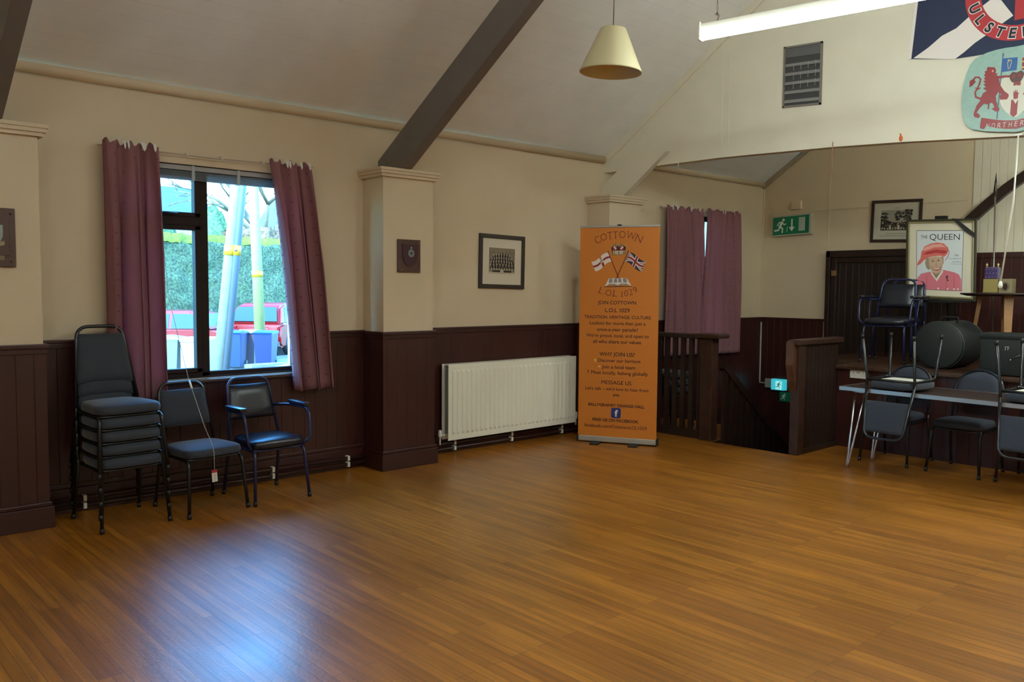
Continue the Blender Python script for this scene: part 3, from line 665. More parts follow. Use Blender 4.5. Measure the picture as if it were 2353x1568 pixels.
# ------------------------------------------------------------------ folding table
TA = math.radians(-3.25); tx, ty = Vector((math.cos(TA), math.sin(TA), 0)), Vector((-math.sin(TA), math.cos(TA), 0)); T0 = Vector((2.855, 7.236, 0))
tb = thing('folding_table', 'long brown topped folding table with a silver edge in front of the stage', 'table', (3.75, 7.5, 0))
TL, TW = 1.83, 0.62
def tp(a, c_, z): return T0 + tx*a + ty*c_ + Vector((0, 0, z))
b = MB(); b.obox(tp(TL/2, TW/2, 0.727), tx, ty, (0, 0, 1), (TL/2-0.004, TW/2-0.004, 0.0125)); b.build('table_top', mat('brown_laminate', (52, 34, 30), 0.35), tb)
b = MB()
for c0, h in ((tp(TL/2, 0.0, 0.725), (TL/2, 0.004, 0.017)), (tp(TL/2, TW, 0.725), (TL/2, 0.004, 0.017)), (tp(0.0, TW/2, 0.725), (0.004, TW/2+0.004, 0.017)), (tp(TL, TW/2, 0.725), (0.004, TW/2+0.004, 0.017))): b.obox(c0, tx, ty, (0, 0, 1), h)
b.build('edge_trim', ALU, tb)
for a, s_ in ((0.10, 1), (TL-0.10, -1)):
    for c_, q in ((0.09, 1), (TW-0.09, -1)):
        b = MB(); foot = tp(a-0.07*s_+0.01, c_, 0.0)
        b.tube([tp(a+0.005*s_, c_, 0.71), foot+Vector((0, 0, 0.03)), foot], 0.0105, 10); b.tube([tp(a+0.085*s_, c_+0.02*q, 0.71), foot+tx*0.016*s_+Vector((0, 0, 0.04)), foot+tx*0.008*s_], 0.0095, 10)
        b.build('leg', CHROME, tb)
    b = MB(); b.obox(tp(a+0.05*s_, TW/2, 0.703), tx, ty, (0, 0, 1), (0.05, TW/2-0.05, 0.009)); b.build('leg_hinge_plate', ALU, tb)

# ------------------------------------------------------------------ stair railings
def railing(name, label, loc): return thing(name, label, 'railing', loc)
NW = mat('dark_oak_post', (58, 36, 27), 0.4, noise=0.25, nscale=10)
rl = railing('stair_railing', 'dark wooden railing with upright slats left of the stairwell, behind the orange banner', (0.8, 7.5, 0))
p = MB().box((1.20, 7.45, 0), (1.35, 7.57, 1.09), bevel=0.006).build('newel_post', NW, rl)
b = MB(); b.prism([(1.185, 7.44, 1.07), (1.215, 7.44, 0.80), (1.25, 7.44, 0.66), (1.30, 7.44, 0.55), (1.335, 7.44, 0.60), (1.345, 7.44, 1.07)], (0, 0.012, 0)); b.build('shaped_facing', NW, rl)
MB().box((0.34, 7.455, 1.075), (1.36, 7.555, 1.125), bevel=0.012).build('handrail', DARKW, rl)
MB().box((1.16, 7.40, 1.09), (1.46, 7.60, 1.135), bevel=0.012).build('post_cap', NW, rl)
MB().box((0.34, 7.475, 0.0), (1.20, 7.535, 0.09)).build('bottom_rail', DARKW, rl)
for i in range(8):
    x = 0.38 + 0.108*i
    MB().box((x, 7.485, 0.09), (x+0.052, 7.52, 1.078)).build('slat', DARKW, rl)
rs = railing('stair_banister', 'dark wooden banister sloping down the left side of the stairwell', (1.3, 8.6, 0))
b = MB(); b.prism([(1.352, 7.57, 0.86), (1.352, 10.4, -1.42), (1.352, 10.4, -1.50), (1.352, 7.57, 0.77)], (0.075, 0, 0)); b.build('handrail', DARKW, rs)
for i in range(24):
    y = 7.60+0.115*i; zt = 0.80-0.805*(y-7.57)
    MB().box((1.375, y, zt-1.15), (1.41, y+0.068, zt+0.02)).build('slat', DARKW, rs)
rr = railing('stair_railing', 'dark boarded railing right of the stairwell beside the stage', (2.3, 7.9, 0))
MB().box((2.255, 7.44, 0), (2.345, 7.56, 1.07), bevel=0.006).build('newel_post', NW, rr)
b = MB(); b.prism([(2.245, 7.36, 1.10), (2.245, 7.42, 1.12), (2.245, 7.45, 1.02), (2.245, 7.50, 0.98), (2.245, 7.50, 0.55), (2.245, 7.45, 0.60), (2.245, 7.40, 0.72), (2.245, 7.36, 0.88)], (0.07, 0, 0)); b.build('shaped_facing', mat('worn_oak', (84, 52, 34), 0.4, noise=0.3, nscale=9), rr)
MB().box((2.25, 7.40, 1.07), (2.36, 8.30, 1.125), bevel=0.012).build('handrail', NW, rr)
for i in range(9):
    y = 7.56+0.078*i
    MB().box((2.28, y, 0.0), (2.32, y+0.074, 1.075)).build('board', DARKW, rr)
MB().box((2.262, 7.56, 0.0), (2.338, 8.27, 0.05)).build('bottom_rail', DARKW, rr)

# ------------------------------------------------------------------ roll-up banner
BU = Vector((0.887, 0.462, 0)).normalized(); BN = Vector((BU.y, -BU.x, 0)); BO = Vector((0.451, 6.371, 0.0)); BW, BH = 0.822, 2.165
bn = thing('roll_up_banner', 'tall orange roll-up banner printed COTTOWN standing left of the stairs', 'banner', tuple(BO + BU*0.41))
ORANGE = mat('orange_banner_vinyl', (202, 120, 38), 0.5)
b = MB(); b.obox(BO + BU*BW/2 + Vector((0, 0, 1.14)), BU, BN, (0, 0, 1), (BW/2, 0.0012, 1.095)); b.build('banner_sheet', ORANGE, bn)
b = MB(); b.obox(BO + BU*BW/2 - BN*0.04 + Vector((0, 0, 0.045)), BU, BN, (0, 0, 1), (BW/2, 0.045, 0.03), bevel=0.01); b.build('base_cassette', mat('silver_cassette', (176, 172, 164), 0.45, metal=0.4), bn)
b = MB()
for u in (-0.002, BW+0.002): b.obox(BO + BU*u - BN*0.04 + Vector((0, 0, 0.045)), BU, BN, (0, 0, 1), (0.008, 0.047, 0.034), bevel=0.006)
b.build('end_cap', BLACKP, bn)
for u in (0.20, 0.60): MB().obox(BO + BU*u + BN*0.03 + Vector((0, 0, 0.008)), BU, BN, (0, 0, 1), (0.045, 0.10, 0.007), bevel=0.003).build('foot', BLACKP, bn)
b = MB(); b.obox(BO + BU*BW/2 + Vector((0, 0, 2.235)), BU, BN, (0, 0, 1), (BW/2+0.004, 0.008, 0.010), bevel=0.003); b.build('top_rail', ALU, bn)
b = MB(); q = BO + BU*BW/2 - BN*0.03; b.tube([q+Vector((0, 0, 0.06)), q+Vector((0, 0, 2.25))], 0.011, 8); b.obox(q+BN*0.02+Vector((0, 0, 2.247)), BU, BN, (0, 0, 1), (0.018, 0.03, 0.007)); b.build('support_pole', BLACKP, bn)
bq = quadmap((1345.6, 521.8), (1530.9, 520), (1328, 1000), (1504.2, 1019.3), BW, BH)
def b4(x, y): return bq(1300+x/2.85, 500+y/2.85)                        # positions on the printed sheet
def b7(x, y): return bq(1360+x/9.225, 520+y/9.225)
def bart(): return Art(BO + Vector((0, 0, 0.068)) + BN*0.0012, BU, (0, 0, 1), BN, 0.0006)
INK = mat('dark_plum_ink', (62, 28, 28), 0.5); MAROON = mat('maroon_ink', (112, 30, 20), 0.5)
def line(A, t, y, x0, x1, bold=0.0, m=0, h=None):
    A = bart(); u0, _ = b4(x0, y); u1, v = b4(x1, y); v = b4((x0+x1)/2, y)[1]
    if 'M' in t:                                                          # doubled strokes instead of a swollen outline
        for k, du in enumerate((-0.0007, 0.0, 0.0007)): A.text(t, (u0+u1)/2+du, v, width=abs(u1-u0), height=h, m=m, l=2+0.15*k)
    else: A.text(t, (u0+u1)/2, v, width=abs(u1-u0), height=h, m=m, bold=bold*1.4)
    A.build('text_line', INK, bn)
A = None
line(A, 'JOIN COTTOWN', 556, 235, 487, 0.010); line(A, 'L.O.L 1029', 606, 282, 443, 0.010); line(A, 'TRADITION. HERITAGE. CULTURE.', 652, 142, 583, 0.010)
line(A, 'Looking for more than just a', 692, 176, 543, 0.008); line(A, 'once-a-year parade?', 733, 224, 492, 0.008); line(A, "We're proud, local, and open to", 774, 152, 562, 0.008); line(A, 'all who share our values', 814, 196, 510, 0.012)
line(A, 'WHY JOIN US?', 897, 236, 466, 0.010); line(A, 'Discover our heritage', 940, 226, 502, 0.008); line(A, 'Join a local team', 982, 250, 467, 0.008); line(A, 'Meet locally, belong globally', 1022, 178, 546, 0.012)
line(A, 'MESSAGE US', 1085, 244, 438, 0.010); line(A, "Let's talk \u2013 we'd love to hear from", 1128, 137, 546, 0.008); line(A, 'you', 1165, 315, 358, 0.012)
line(A, 'BALLYGRAINEY ORANGE HALL', 1237, 153, 518, 0.02); line(A, 'FIND US ON FACEBOOK', 1337, 178, 476, 0.02); line(A, 'facebook.com/CottownLOL1029', 1378, 124, 527, 0.004)
A = bart()                                                                # arched headings in thin capitals with serifs
def glyph(ch, x, y, hgt, rot, wid=None):
    u, v = b7(x, y); A.text(ch, u, v, width=wid, height=hgt, rot=math.radians(rot), bold=-0.012, l=2)
    def sf(dx, dy, w=0.016):
        c_, s_ = math.cos(math.radians(rot)), math.sin(math.radians(rot)); A.stroke([(u+(dx-w/2)*c_-dy*s_, v+(dx-w/2)*s_+dy*c_), (u+(dx+w/2)*c_-dy*s_, v+(dx+w/2)*s_+dy*c_)], 0.0035, 0, 3)
    h2 = hgt/2
    if ch == 'T': sf(0, -h2, 0.024); sf(-0.022, h2-0.006, 0.004); sf(0.022, h2-0.006, 0.004)
    if ch == 'W': sf(-0.040, h2); sf(0.040, h2)
    if ch == 'N': sf(-0.029, -h2); sf(-0.031, h2); sf(0.030, h2)
    if ch == 'L': sf(-0.018, -h2); sf(-0.018, h2)
    if ch == '1': sf(0, -h2, 0.024)
for ch, x, y, r_, w in (('C', 240, 280, 24, 0.058), ('O', 370, 225, 14, 0.066), ('T', 508, 190, 6, 0.054), ('T', 630, 180, 1, 0.054), ('O', 775, 175, -2, 0.066), ('W', 962, 205, -13, 0.088), ('N', 1128, 265, -24, 0.066)): glyph(ch, x, y, 0.073, r_, w)
A.build('arched_heading', MAROON, bn); A = bart()
for ch, x, y, r_, w in (('L', 288, 1353, -24, 0.038), ('.', 345, 1430, -20, None), ('O', 443, 1400, -11, 0.058), ('.', 515, 1470, -8, None), ('L', 590, 1420, -5, 0.042), ('1', 728, 1428, 2, None), ('0', 818, 1418, 7, None), ('2', 915, 1395, 14, None), ('9', 1012, 1350, 22, None)):
    if ch == '.': A.ell(*b7(x, y), 0.005, 0.005, 0, 2, 10)
    else: glyph(ch, x, y, 0.062, r_, w)
A.build('arched_heading', MAROON, bn)
WHT = mat('print_white', (226, 214, 206), 0.5); NAVYI = mat('print_navy', (34, 34, 62), 0.5); REDI = mat('print_red', (140, 32, 46), 0.5); GOLD = mat('print_gold', (176, 160, 104), 0.5); BLK = mat('print_black', (34, 28, 26), 0.5); GREYI = mat('print_grey', (140, 138, 140), 0.5); POLE = mat('print_brown', (96, 34, 20), 0.5)
A = bart()                                                                # two crossed flags
A.stroke([b7(460, 540), b7(668, 1085)], 0.0085, 0, 5); A.stroke([b7(890, 540), b7(632, 1085)], 0.0085, 0, 6)
A.ell(*b7(460, 535), 0.008, 0.008, 0, 5, 10); A.ell(*b7(890, 535), 0.008, 0.008, 0, 5, 10)
def fl(corners):                                                          # u along the fly, v down the hoist, with a wave
    h0, h1, f1, f0 = [b7(*p) for p in corners]
    def F(u, v):
        w = 0.012*math.sin(2*PI*u)
        return ((1-u)*((1-v)*h0[0]+v*h1[0]) + u*((1-v)*f0[0]+v*f1[0]), (1-u)*((1-v)*h0[1]+v*h1[1]) + u*((1-v)*f0[1]+v*f1[1]) + w)
    return F
def strip(A, F, pts, m, l, n=10):
    """band between polylines given as (u,v0,v1) linearly sampled along u"""
    (u0, a0, b0), (u1, a1, b1) = pts; top = []; bot = []
    for i in range(n+1):
        t = i/n; u = u0+(u1-u0)*t; top.append(F(u, a0+(a1-a0)*t)); bot.append(F(u, b0+(b1-b0)*t))
    A.poly(top + bot[::-1], m, l)
F1 = fl(((455, 552), (525, 745), (170, 945), (90, 745)))
strip(A, F1, ((0, 0, 1), (1, 0, 1)), 1, 2)
strip(A, F1, ((0, 0.40, 0.60), (0.40, 0.40, 0.60)), 2, 3); strip(A, F1, ((0.55, 0.40, 0.60), (1, 0.40, 0.60)), 2, 3); strip(A, F1, ((0.42, 0.62, 1), (0.53, 0.62, 1)), 2, 3, 3); strip(A, F1, ((0.44, 0.0, 0.28), (0.52, 0.0, 0.28)), 2, 3, 3)
for v in (0.05, 0.2, 0.36, 0.5): strip(A, F1, ((0.43, v, v+0.09), (0.54, v, v+0.09)), 5 if v != 0.36 else 4, 4, 3)
F2 = fl(((905, 550), (812, 750), (1160, 965), (1255, 750)))
strip(A, F2, ((0, 0, 1), (1, 0, 1)), 3, 2)
strip(A, F2, ((0, 0.0, 0.20), (1, 0.80, 1.0)), 1, 3); strip(A, F2, ((0, 0.80, 1.0), (1, 0.0, 0.20)), 1, 3)
strip(A, F2, ((0, 0.07, 0.13), (0.5, 0.47, 0.53)), 2, 4); strip(A, F2, ((0.5, 0.47, 0.53), (1, 0.87, 0.93)), 2, 4); strip(A, F2, ((0, 0.87, 0.93), (0.5, 0.47, 0.53)), 2, 4); strip(A, F2, ((0.5, 0.47, 0.53), (1, 0.07, 0.13)), 2, 4)
strip(A, F2, ((0, 0.34, 0.66), (1, 0.34, 0.66)), 1, 5); strip(A, F2, ((0.42, 0, 1), (0.58, 0, 1)), 1, 5, 4)
strip(A, F2, ((0, 0.41, 0.59), (1, 0.41, 0.59)), 2, 6); strip(A, F2, ((0.455, 0, 1), (0.545, 0, 1)), 2, 6, 4)
A.build('crossed_flags', [POLE, WHT, REDI, NAVYI, BLK, GOLD], bn)
A = bart()                                                                # crown
A.poly([b7(*p) for p in ((528, 460), (560, 400), (620, 372), (685, 400), (740, 372), (810, 395), (845, 450), (828, 520), (822, 605), (552, 610), (540, 530))], 0, 2)
for x0, x1 in ((560, 660), (700, 800)): A.poly([b7(*p) for p in ((x0, 430), ((x0+x1)/2, 390), (x1, 430), (x1, 500), ((x0+x1)/2, 520), (x0, 500))], 2, 3)
for x in (540, 600, 640, 690, 730, 780, 835): A.stroke([b7(x, 430), b7(x+(688-x)*0.25, 395), b7(688, 400)], 0.006, 1, 4)
A.poly([b7(*p) for p in ((555, 530), (815, 530), (815, 590), (560, 590))], 1, 4); A.ell(*b7(640, 558), 0.016, 0.014, 3, 5, 12); A.ell(*b7(740, 558), 0.016, 0.014, 3, 5, 12)
for x in (600, 640, 690, 740, 790): A.ell(*b7(x, 560), 0.006, 0.006, 0, 6, 8)
for x in range(575, 820, 30): A.ell(*b7(x, 523), 0.005, 0.005, 3, 6, 8); A.ell(*b7(x, 598), 0.005, 0.005, 1, 6, 8)
for x, y in ((600, 440), (620, 470), (770, 445), (745, 470)): A.ell(*b7(x, y), 0.010, 0.010, 3, 5, 9)
A.build('crown_emblem', [BLK, GOLD, REDI, WHT], bn)
A = bart()                                                                # open book
A.poly([b7(*p) for p in ((345, 1275), (640, 1262), (955, 1275), (940, 1285), (640, 1280), (360, 1285))], 0, 2)
A.poly([b7(*p) for p in ((455, 1105), (560, 1090), (645, 1105), (645, 1262), (560, 1235), (470, 1235), (365, 1270))], 1, 3); A.poly([b7(*p) for p in ((645, 1105), (740, 1090), (845, 1105), (935, 1270), (830, 1235), (730, 1235), (645, 1262))], 1, 3)
A.poly([b7(*p) for p in ((470, 1108), (540, 1098), (530, 1190), (450, 1195))], 2, 4); A.poly([b7(*p) for p in ((575, 1096), (635, 1106), (635, 1190), (560, 1188))], 2, 4); A.poly([b7(*p) for p in ((660, 1106), (720, 1096), (730, 1188), (660, 1190))], 2, 4); A.poly([b7(*p) for p in ((755, 1096), (835, 1108), (845, 1195), (765, 1190))], 2, 4)
A.poly([b7(*p) for p in ((365, 1270), (470, 1215), (560, 1210), (640, 1240), (640, 1262), (540, 1228), (460, 1240))], 2, 5); A.poly([b7(*p) for p in ((935, 1270), (830, 1215), (730, 1210), (650, 1240), (650, 1262), (745, 1228), (840, 1240))], 2, 5)
A.build('open_book_emblem', [BLK, WHT, GREYI], bn)
A = bart()                                                                # blue square with a white f
u0, v0 = b4(300, 1318); u1, v1 = b4(365, 1256); r_ = 0.018
pts = []
for cx, cy, a0 in ((u1-r_, v1-r_, 0), (u0+r_, v1-r_, 90), (u0+r_, v0+r_, 180), (u1-r_, v0+r_, 270)):
    for i in range(5): t = math.radians(a0+22.5*i); pts.append((cx+r_*math.cos(t), cy+r_*math.sin(t)))
A.poly(pts, 0, 2); A.text('f', (u0+u1)/2+0.004, (v0+v1)/2-0.002, height=0.064, m=1, l=4, bold=0.04)
A.build('social_media_badge', [mat('badge_blue', (28, 52, 120), 0.5), WHT], bn)
A = bart()
A.ell(*b4(207, 930), 0.011, 0.014, 0, 2, 14); A.rect(*[c_ for c_ in (b4(204, 944)[0], b4(204, 944)[1], b4(210, 938)[0], b4(210, 938)[1])], 0, 2)
A.poly([b4(*p) for p in ((222, 972), (238, 966), (244, 974), (236, 980), (224, 978))], 0, 2)
A.ell(*b4(158, 1000), 0.008, 0.009, 1, 2, 12); A.stroke([b4(158, 1002), b4(158, 1020)], 0.005, 1, 2)
A.build('bullet_icon', [mat('pale_amber_print', (232, 170, 84), 0.5), MAROON], bn)

# tall slim stand half hidden behind the banner
sd = thing('candle_stand', 'slim grey stand with a spiked cup half hidden behind the orange banner', 'stand', (0.16, 6.80, 0))
b = MB(); b.lathe([(0.0, 0.0), (0.10, 0.0), (0.095, 0.02), (0.03, 0.05), (0.022, 0.3), (0.022, 1.35), (0.03, 1.42), (0.018, 1.5), (0.032, 1.66), (0.0, 1.67)], (0.16, 6.80, 0), n=20); b.build('stem', mat('grey_brass', (116, 108, 92), 0.4, metal=0.3), sd)
b = MB(); b.lathe([(0.0, 1.66), (0.03, 1.67), (0.058, 1.71), (0.07, 1.735), (0.06, 1.735), (0.0, 1.70)], (0.16, 6.80, 0), n=20); b.build('cup', mat('pale_brass', (170, 156, 120), 0.35, metal=0.5), sd)
b = MB(); b.lathe([(0.007, 1.70), (0.005, 1.85), (0.0, 1.92)], (0.16, 6.80, 0), n=8); b.build('spike', mat('grey_brass', (116, 108, 92)), sd)

# ------------------------------------------------------------------ framed pictures and plaques
def frame_x(name, label, cat, x, ctr, w, h, fw, rot, fm, mm, th=0.022, leanz=0.0):
    """picture on the left wall, U along +y"""
    t = thing(name, label, cat, (x, ctr[0], ctr[1]))
    c_, s_ = math.cos(rot), math.sin(rot); U = Vector((0, c_, s_)); V = Vector((0, -s_, c_)); O = Vector((x, ctr[0], ctr[1]))
    return t, O, U, V
def picture_frame(t, O, U, V, N, w, h, fw, fm, mm, th=0.022, glass=True):
    b = MB(); c0 = O + N*th/2
    for s_ in (-1, 1):
        b.obox(c0 + V*s_*(h-fw)/2, U, V, N, (w/2, fw/2, th/2), bevel=0.005); b.obox(c0 + U*s_*(w-fw)/2, U, V, N, (fw/2, h/2-fw, th/2), bevel=0.005)
    b.build('frame', fm, t)
    b = MB(); b.obox(O + N*th*0.25, U, V, N, (w/2-fw*0.8, h/2-fw*0.8, th*0.1)); b.build('mount', mm, t)
    return O + N*(th*0.36)
FRM = mat('black_brown_frame', (44, 36, 30), 0.35, noise=0.15, nscale=12); MOUNT = mat('mount_board', (206, 196, 178), 0.7)
SEP = mat('photo_sepia', (128, 116, 92), 0.5); SEPD = mat('photo_dark', (40, 35, 31), 0.5); SEPL = mat('photo_light', (184, 172, 148), 0.5); SEPM = mat('photo_mid', (92, 84, 70), 0.5)
t, O, U, V = frame_x('framed_photograph', 'dark framed group photograph hanging crookedly above the radiator', 'picture', 0.004, (5.68, 1.868), 0.62, 0.55, 0.045, math.radians(-1.0), FRM, MOUNT)
N = Vector((1, 0, 0)); O2 = picture_frame(t, O, U, V, N, 0.615, 0.545, 0.042, FRM, MOUNT)
A = Art(O2, U, V, N)
A.rect(-0.175, -0.125, 0.175, 0.138, 0, 1)
for i in range(7): A.stroke([(-0.165+0.055*i, 0.02), (-0.165+0.055*i, 0.13)], 0.004, 3, 2)
A.stroke([(-0.17, 0.09), (0.17, 0.09)], 0.004, 3, 2); A.rect(-0.175, -0.125, 0.175, -0.105, 2, 2)
A.poly([(-0.165, -0.075), (-0.16, 0.02), (-0.11, 0.06), (0.0, 0.085), (0.09, 0.075), (0.14, 0.02), (0.165, -0.01), (0.165, -0.075)], 1, 3)
rnd = random.Random(2)
for row, (z0, n, w, dz) in enumerate(((0.075, 7, 0.21, 0.012), (0.042, 9, 0.26, 0.014), (0.008, 9, 0.28, 0.014), (-0.028, 8, 0.29, 0.008))):
    for i in range(n):
        u = -w/2 + w*i/(n-1) - 0.01; v = z0 - dz*abs(2*i/(n-1)-1) + rnd.uniform(-0.003, 0.003)
        A.ell(u, v, 0.0075, 0.010, 2, 5, 10); A.poly([(u-0.004, v-0.011), (u+0.004, v-0.011), (u, v-0.032)], 2, 5)
for i in range(9): A.poly([(-0.15+0.035*i, -0.085), (-0.135+0.035*i, -0.085), (-0.137+0.035*i, -0.064), (-0.148+0.035*i, -0.062)], 2, 5)
A.rect(-0.13, -0.108, 0.13, -0.088, 1, 4); A.rect(-0.025, -0.112, 0.02, -0.082, 2, 6)
A.build('photograph', [SEP, SEPD, SEPL, SEPM], t)
t = thing('wall_plaque', 'small wooden plaque with a maroon shield and silver badge on the middle pilaster', 'plaque', (0.325, 4.30, 1.875))
WOODP = mat('plaque_wood', (78, 52, 42), 0.4, noise=0.15, nscale=15)
b = MB(); b.box((0.3235, 4.18, 1.732), (0.342, 4.42, 2.02), bevel=0.004); b.build('backboard', WOODP, t)
def shield_poly(cy, cz, w, h): 
    pts = [(-w/2, h/2), (w/2, h/2), (w/2, 0.1*h)]
    for i in range(1, 8): a = i/8; pts.append((w/2*math.cos(a*PI/2), 0.1*h-0.6*h*math.sin(a*PI/2)))
    pts.append((0, -h/2)); return pts + [(-p[0], p[1]) for p in pts[::-1][1:] if abs(p[0]) > 1e-6][:-2]
sp = shield_poly(0, 0, 0.165, 0.195)
b = MB(); b.prism([(0.342, 4.305+u, 1.88+v) for u, v in sp], (0.007, 0, 0)); sh = b.build('shield', mat('maroon_shield', (62, 30, 40), 0.4), t)
A = Art((0.3492, 4.315, 1.90), (0, 1, 0), (0, 0, 1), (1, 0, 0))
st_ = []
for i in range(32): a = 2*PI*i/32+PI/2; r_ = 0.036 if i % 2 == 0 else 0.026; st_.append((r_*math.cos(a), r_*1.05*math.sin(a)))
A.poly(st_, 0, 1); A.ell(0, 0, 0.021, 0.021, 1, 2); A.ell(0, 0, 0.0165, 0.0165, 0, 3); A.ell(0, 0, 0.012, 0.012, 1, 4); A.poly([(-0.007, 0.040), (0.007, 0.040), (0.009, 0.05), (0, 0.058), (-0.009, 0.05)], 0, 2)
A.build('badge', [mat('badge_silver', (150, 155, 156), 0.35, metal=0.3), mat('badge_green', (34, 52, 48), 0.4)], sh)
b = MB()
for y, z in ((4.215, 1.995), (4.405, 1.995), (4.215, 1.755), (4.405, 1.755)): b.ball((0.343, y, z), 0.005, n=8)
b.build('screw', mat('brass_screw', (176, 160, 120), 0.3, metal=0.8), t)
t = thing('wall_plaque', 'wooden plaque with a silver shield on the pilaster at the left edge of the photo', 'plaque', (0.325, 1.12, 1.89))
b = MB(); b.box((0.3235, 0.98, 1.71), (0.345, 1.262, 2.08), bevel=0.006); b.box((0.345, 1.03, 1.78), (0.349, 1.225, 2.03), bevel=0.003); b.build('backboard', WOODP, t)
b = MB(); b.prism([(0.349, 1.115+u*0.9, 1.905+v*0.7) for u, v in sp], (0.006, 0, 0)); sh = b.build('shield', mat('silver_shield', (140, 150, 150), 0.35, metal=0.3), t)
A = Art((0.3555, 1.115, 1.905), (0, 1, 0), (0, 0, 1), (1, 0, 0)); A.ell(0.03, 0.0, 0.02, 0.025, 0, 1); A.ell(-0.03, 0.02, 0.018, 0.02, 0, 1); A.poly([(-0.05, -0.02), (0.05, -0.03), (0.03, -0.045), (-0.03, -0.04)], 0, 1); A.build('emblem', BLK, sh)
b = MB(); b.prism([(0.349, 1.03, 1.845), (0.349, 1.115, 1.82), (0.349, 1.20, 1.85), (0.349, 1.195, 1.875), (0.349, 1.115, 1.845), (0.349, 1.035, 1.87)], (0.004, 0, 0)); b.build('scroll', mat('scroll_brass', (158, 138, 96), 0.4), t)
b = MB(); b.box((0.349, 1.06, 1.753), (0.352, 1.195, 1.782)); b.build('name_plate', mat('dull_brass', (122, 100, 72), 0.45), t)
b = MB()
for z in (2.045, 1.745): b.ball((0.346, 1.235, z), 0.008, n=8)
b.build('screw', WOODP, t)
# photograph on the back wall
t = thing('framed_photograph', 'dark framed old group photograph on the back wall above the plank panel', 'picture', (1.87, Y1-0.004, 2.47))
U, V, N = Vector((1, 0, -0.03)).normalized(), Vector((0.02, 0, 1)).normalized(), Vector((0, -1, 0)); O = Vector((1.863, Y1-0.006, 2.47))
FRM2 = mat('brown_black_frame', (50, 36, 30), 0.4); O2 = picture_frame(t, O, U, V, N, 0.625, 0.525, 0.036, FRM2, mat('aged_mount', (184, 178, 160), 0.7)); A = Art(O2, U, V, N)
A.rect(-0.19, -0.115, 0.19, 0.135, 0, 1); A.poly([(-0.19, -0.115), (-0.19, 0.03), (-0.13, 0.02), (-0.03, -0.02), (0.06, -0.01), (0.19, -0.01), (0.19, -0.115)], 1, 2)
rnd = random.Random(5)
for i in range(46): A.ell(0.06+rnd.uniform(-0.07, 0.125), 0.07+rnd.uniform(-0.055, 0.06), rnd.uniform(0.012, 0.026), rnd.uniform(0.010, 0.02), 1 if rnd.random() < 0.7 else 3, 3, 8)
for i in range(14): A.ell(-0.15+rnd.uniform(-0.035, 0.04), 0.03+rnd.uniform(-0.05, 0.07), rnd.uniform(0.012, 0.024), rnd.uniform(0.01, 0.02), 3 if i % 2 else 1, 3, 8)
for i in range(60): A.ell(rnd.uniform(-0.18, 0.18), rnd.uniform(-0.09, -0.005), 0.006, 0.007, 2 if rnd.random() < 0.5 else 3, 4, 7)
for u in (-0.07, 0.035): A.poly([(u-0.016, -0.105), (u+0.016, -0.105), (u+0.012, -0.055), (u, -0.045), (u-0.012, -0.055)], 2, 5)
for i in range(11): A.ell(-0.17+0.034*i, -0.095, 0.009, 0.011, 2, 5, 8)
A.stroke([(-0.03, 0.16), (0.05, 0.16)], 0.004, 3, 1); A.stroke([(-0.12, -0.155), (0.13, -0.155)], 0.004, 3, 1); A.stroke([(-0.21, -0.185), (0.20, -0.185)], 0.004, 3, 1)
A.build('photograph', [mat('photo_grey', (150, 146, 132), 0.5), SEPD, SEPL, SEPM], t)

# ------------------------------------------------------------------ emergency exit signs
EXG = mat('exit_green', (22, 118, 84), 0.4); EXW = mat('exit_white', (222, 230, 222), 0.4)
def running_man(A, u, v, s_, m=0, l=3, mir=1):
    P = lambda x, y: (u+x*s_*mir, v+y*s_)
    A.ell(*P(0.20, 0.40), 0.095*s_, 0.095*s_, m, l, 14)
    A.stroke([P(0.10, 0.26), P(-0.06, -0.06)], 0.17*s_, m, l); A.stroke([P(0.10, 0.26), P(-0.12, 0.24), P(-0.24, 0.05)], 0.075*s_, m, l); A.stroke([P(0.10, 0.26), P(0.24, 0.08), P(0.38, 0.12)], 0.075*s_, m, l)
    A.stroke([P(-0.05, -0.05), P(0.14, -0.16), P(0.12, -0.44)], 0.095*s_, m, l); A.stroke([P(-0.05, -0.05), P(-0.16, -0.26), P(-0.44, -0.28)], 0.095*s_, m, l)
t = thing('exit_sign', 'green and white running man exit sign with a down arrow high on the back wall', 'exit sign', (0.47, Y1-0.03, 2.35))
U = Vector((1, 0, 0.035)).normalized(); V = Vector((0, 0, 1)); N = Vector((0, -1, 0)); O = Vector((0.466, Y1-0.03, 2.49))
b = MB(); b.obox(O, U, V, N, (0.29, 0.143, 0.028), bevel=0.006); b.build('sign_box', mat('pale_sign_box', (176, 172, 154), 0.5), t)
A = Art(O + N*0.0285, U, V, N); A.rect(-0.275, -0.125, 0.262, 0.118, 0, 1); running_man(A, -0.155, -0.005, 0.205, 1, 2)
A.stroke([(0.012, 0.075), (0.012, -0.05)], 0.022, 1, 2); A.poly([(-0.032, -0.028), (0.056, -0.028), (0.012, -0.085)], 1, 2); A.stroke([(-0.062, -0.09), (-0.052, -0.02)], 0.008, 1, 2)
A.rect(0.112, -0.09, 0.205, 0.092, 2, 2); A.build('sign_face', [EXG, EXW, mat('exit_door_pale', (176, 186, 176), 0.4)], t)
t = thing('junction_box', 'small cream junction box above the green exit sign on the back wall', 'electrical box', (0.52, Y1-0.02, 2.76))
b = MB(); b.box((0.45, Y1-0.04, 2.70), (0.59, Y1-0.001, 2.815), bevel=0.006); b.build('box_cover', CREAM, t); b = MB(); b.ball((0.52, Y1-0.04, 2.76), 0.008, n=8); b.build('screw', CREAM, t)
t = thing('lit_exit_sign', 'small glowing exit light low in the dark stairwell', 'exit light', (0.3, Y1-0.05, 0.22))
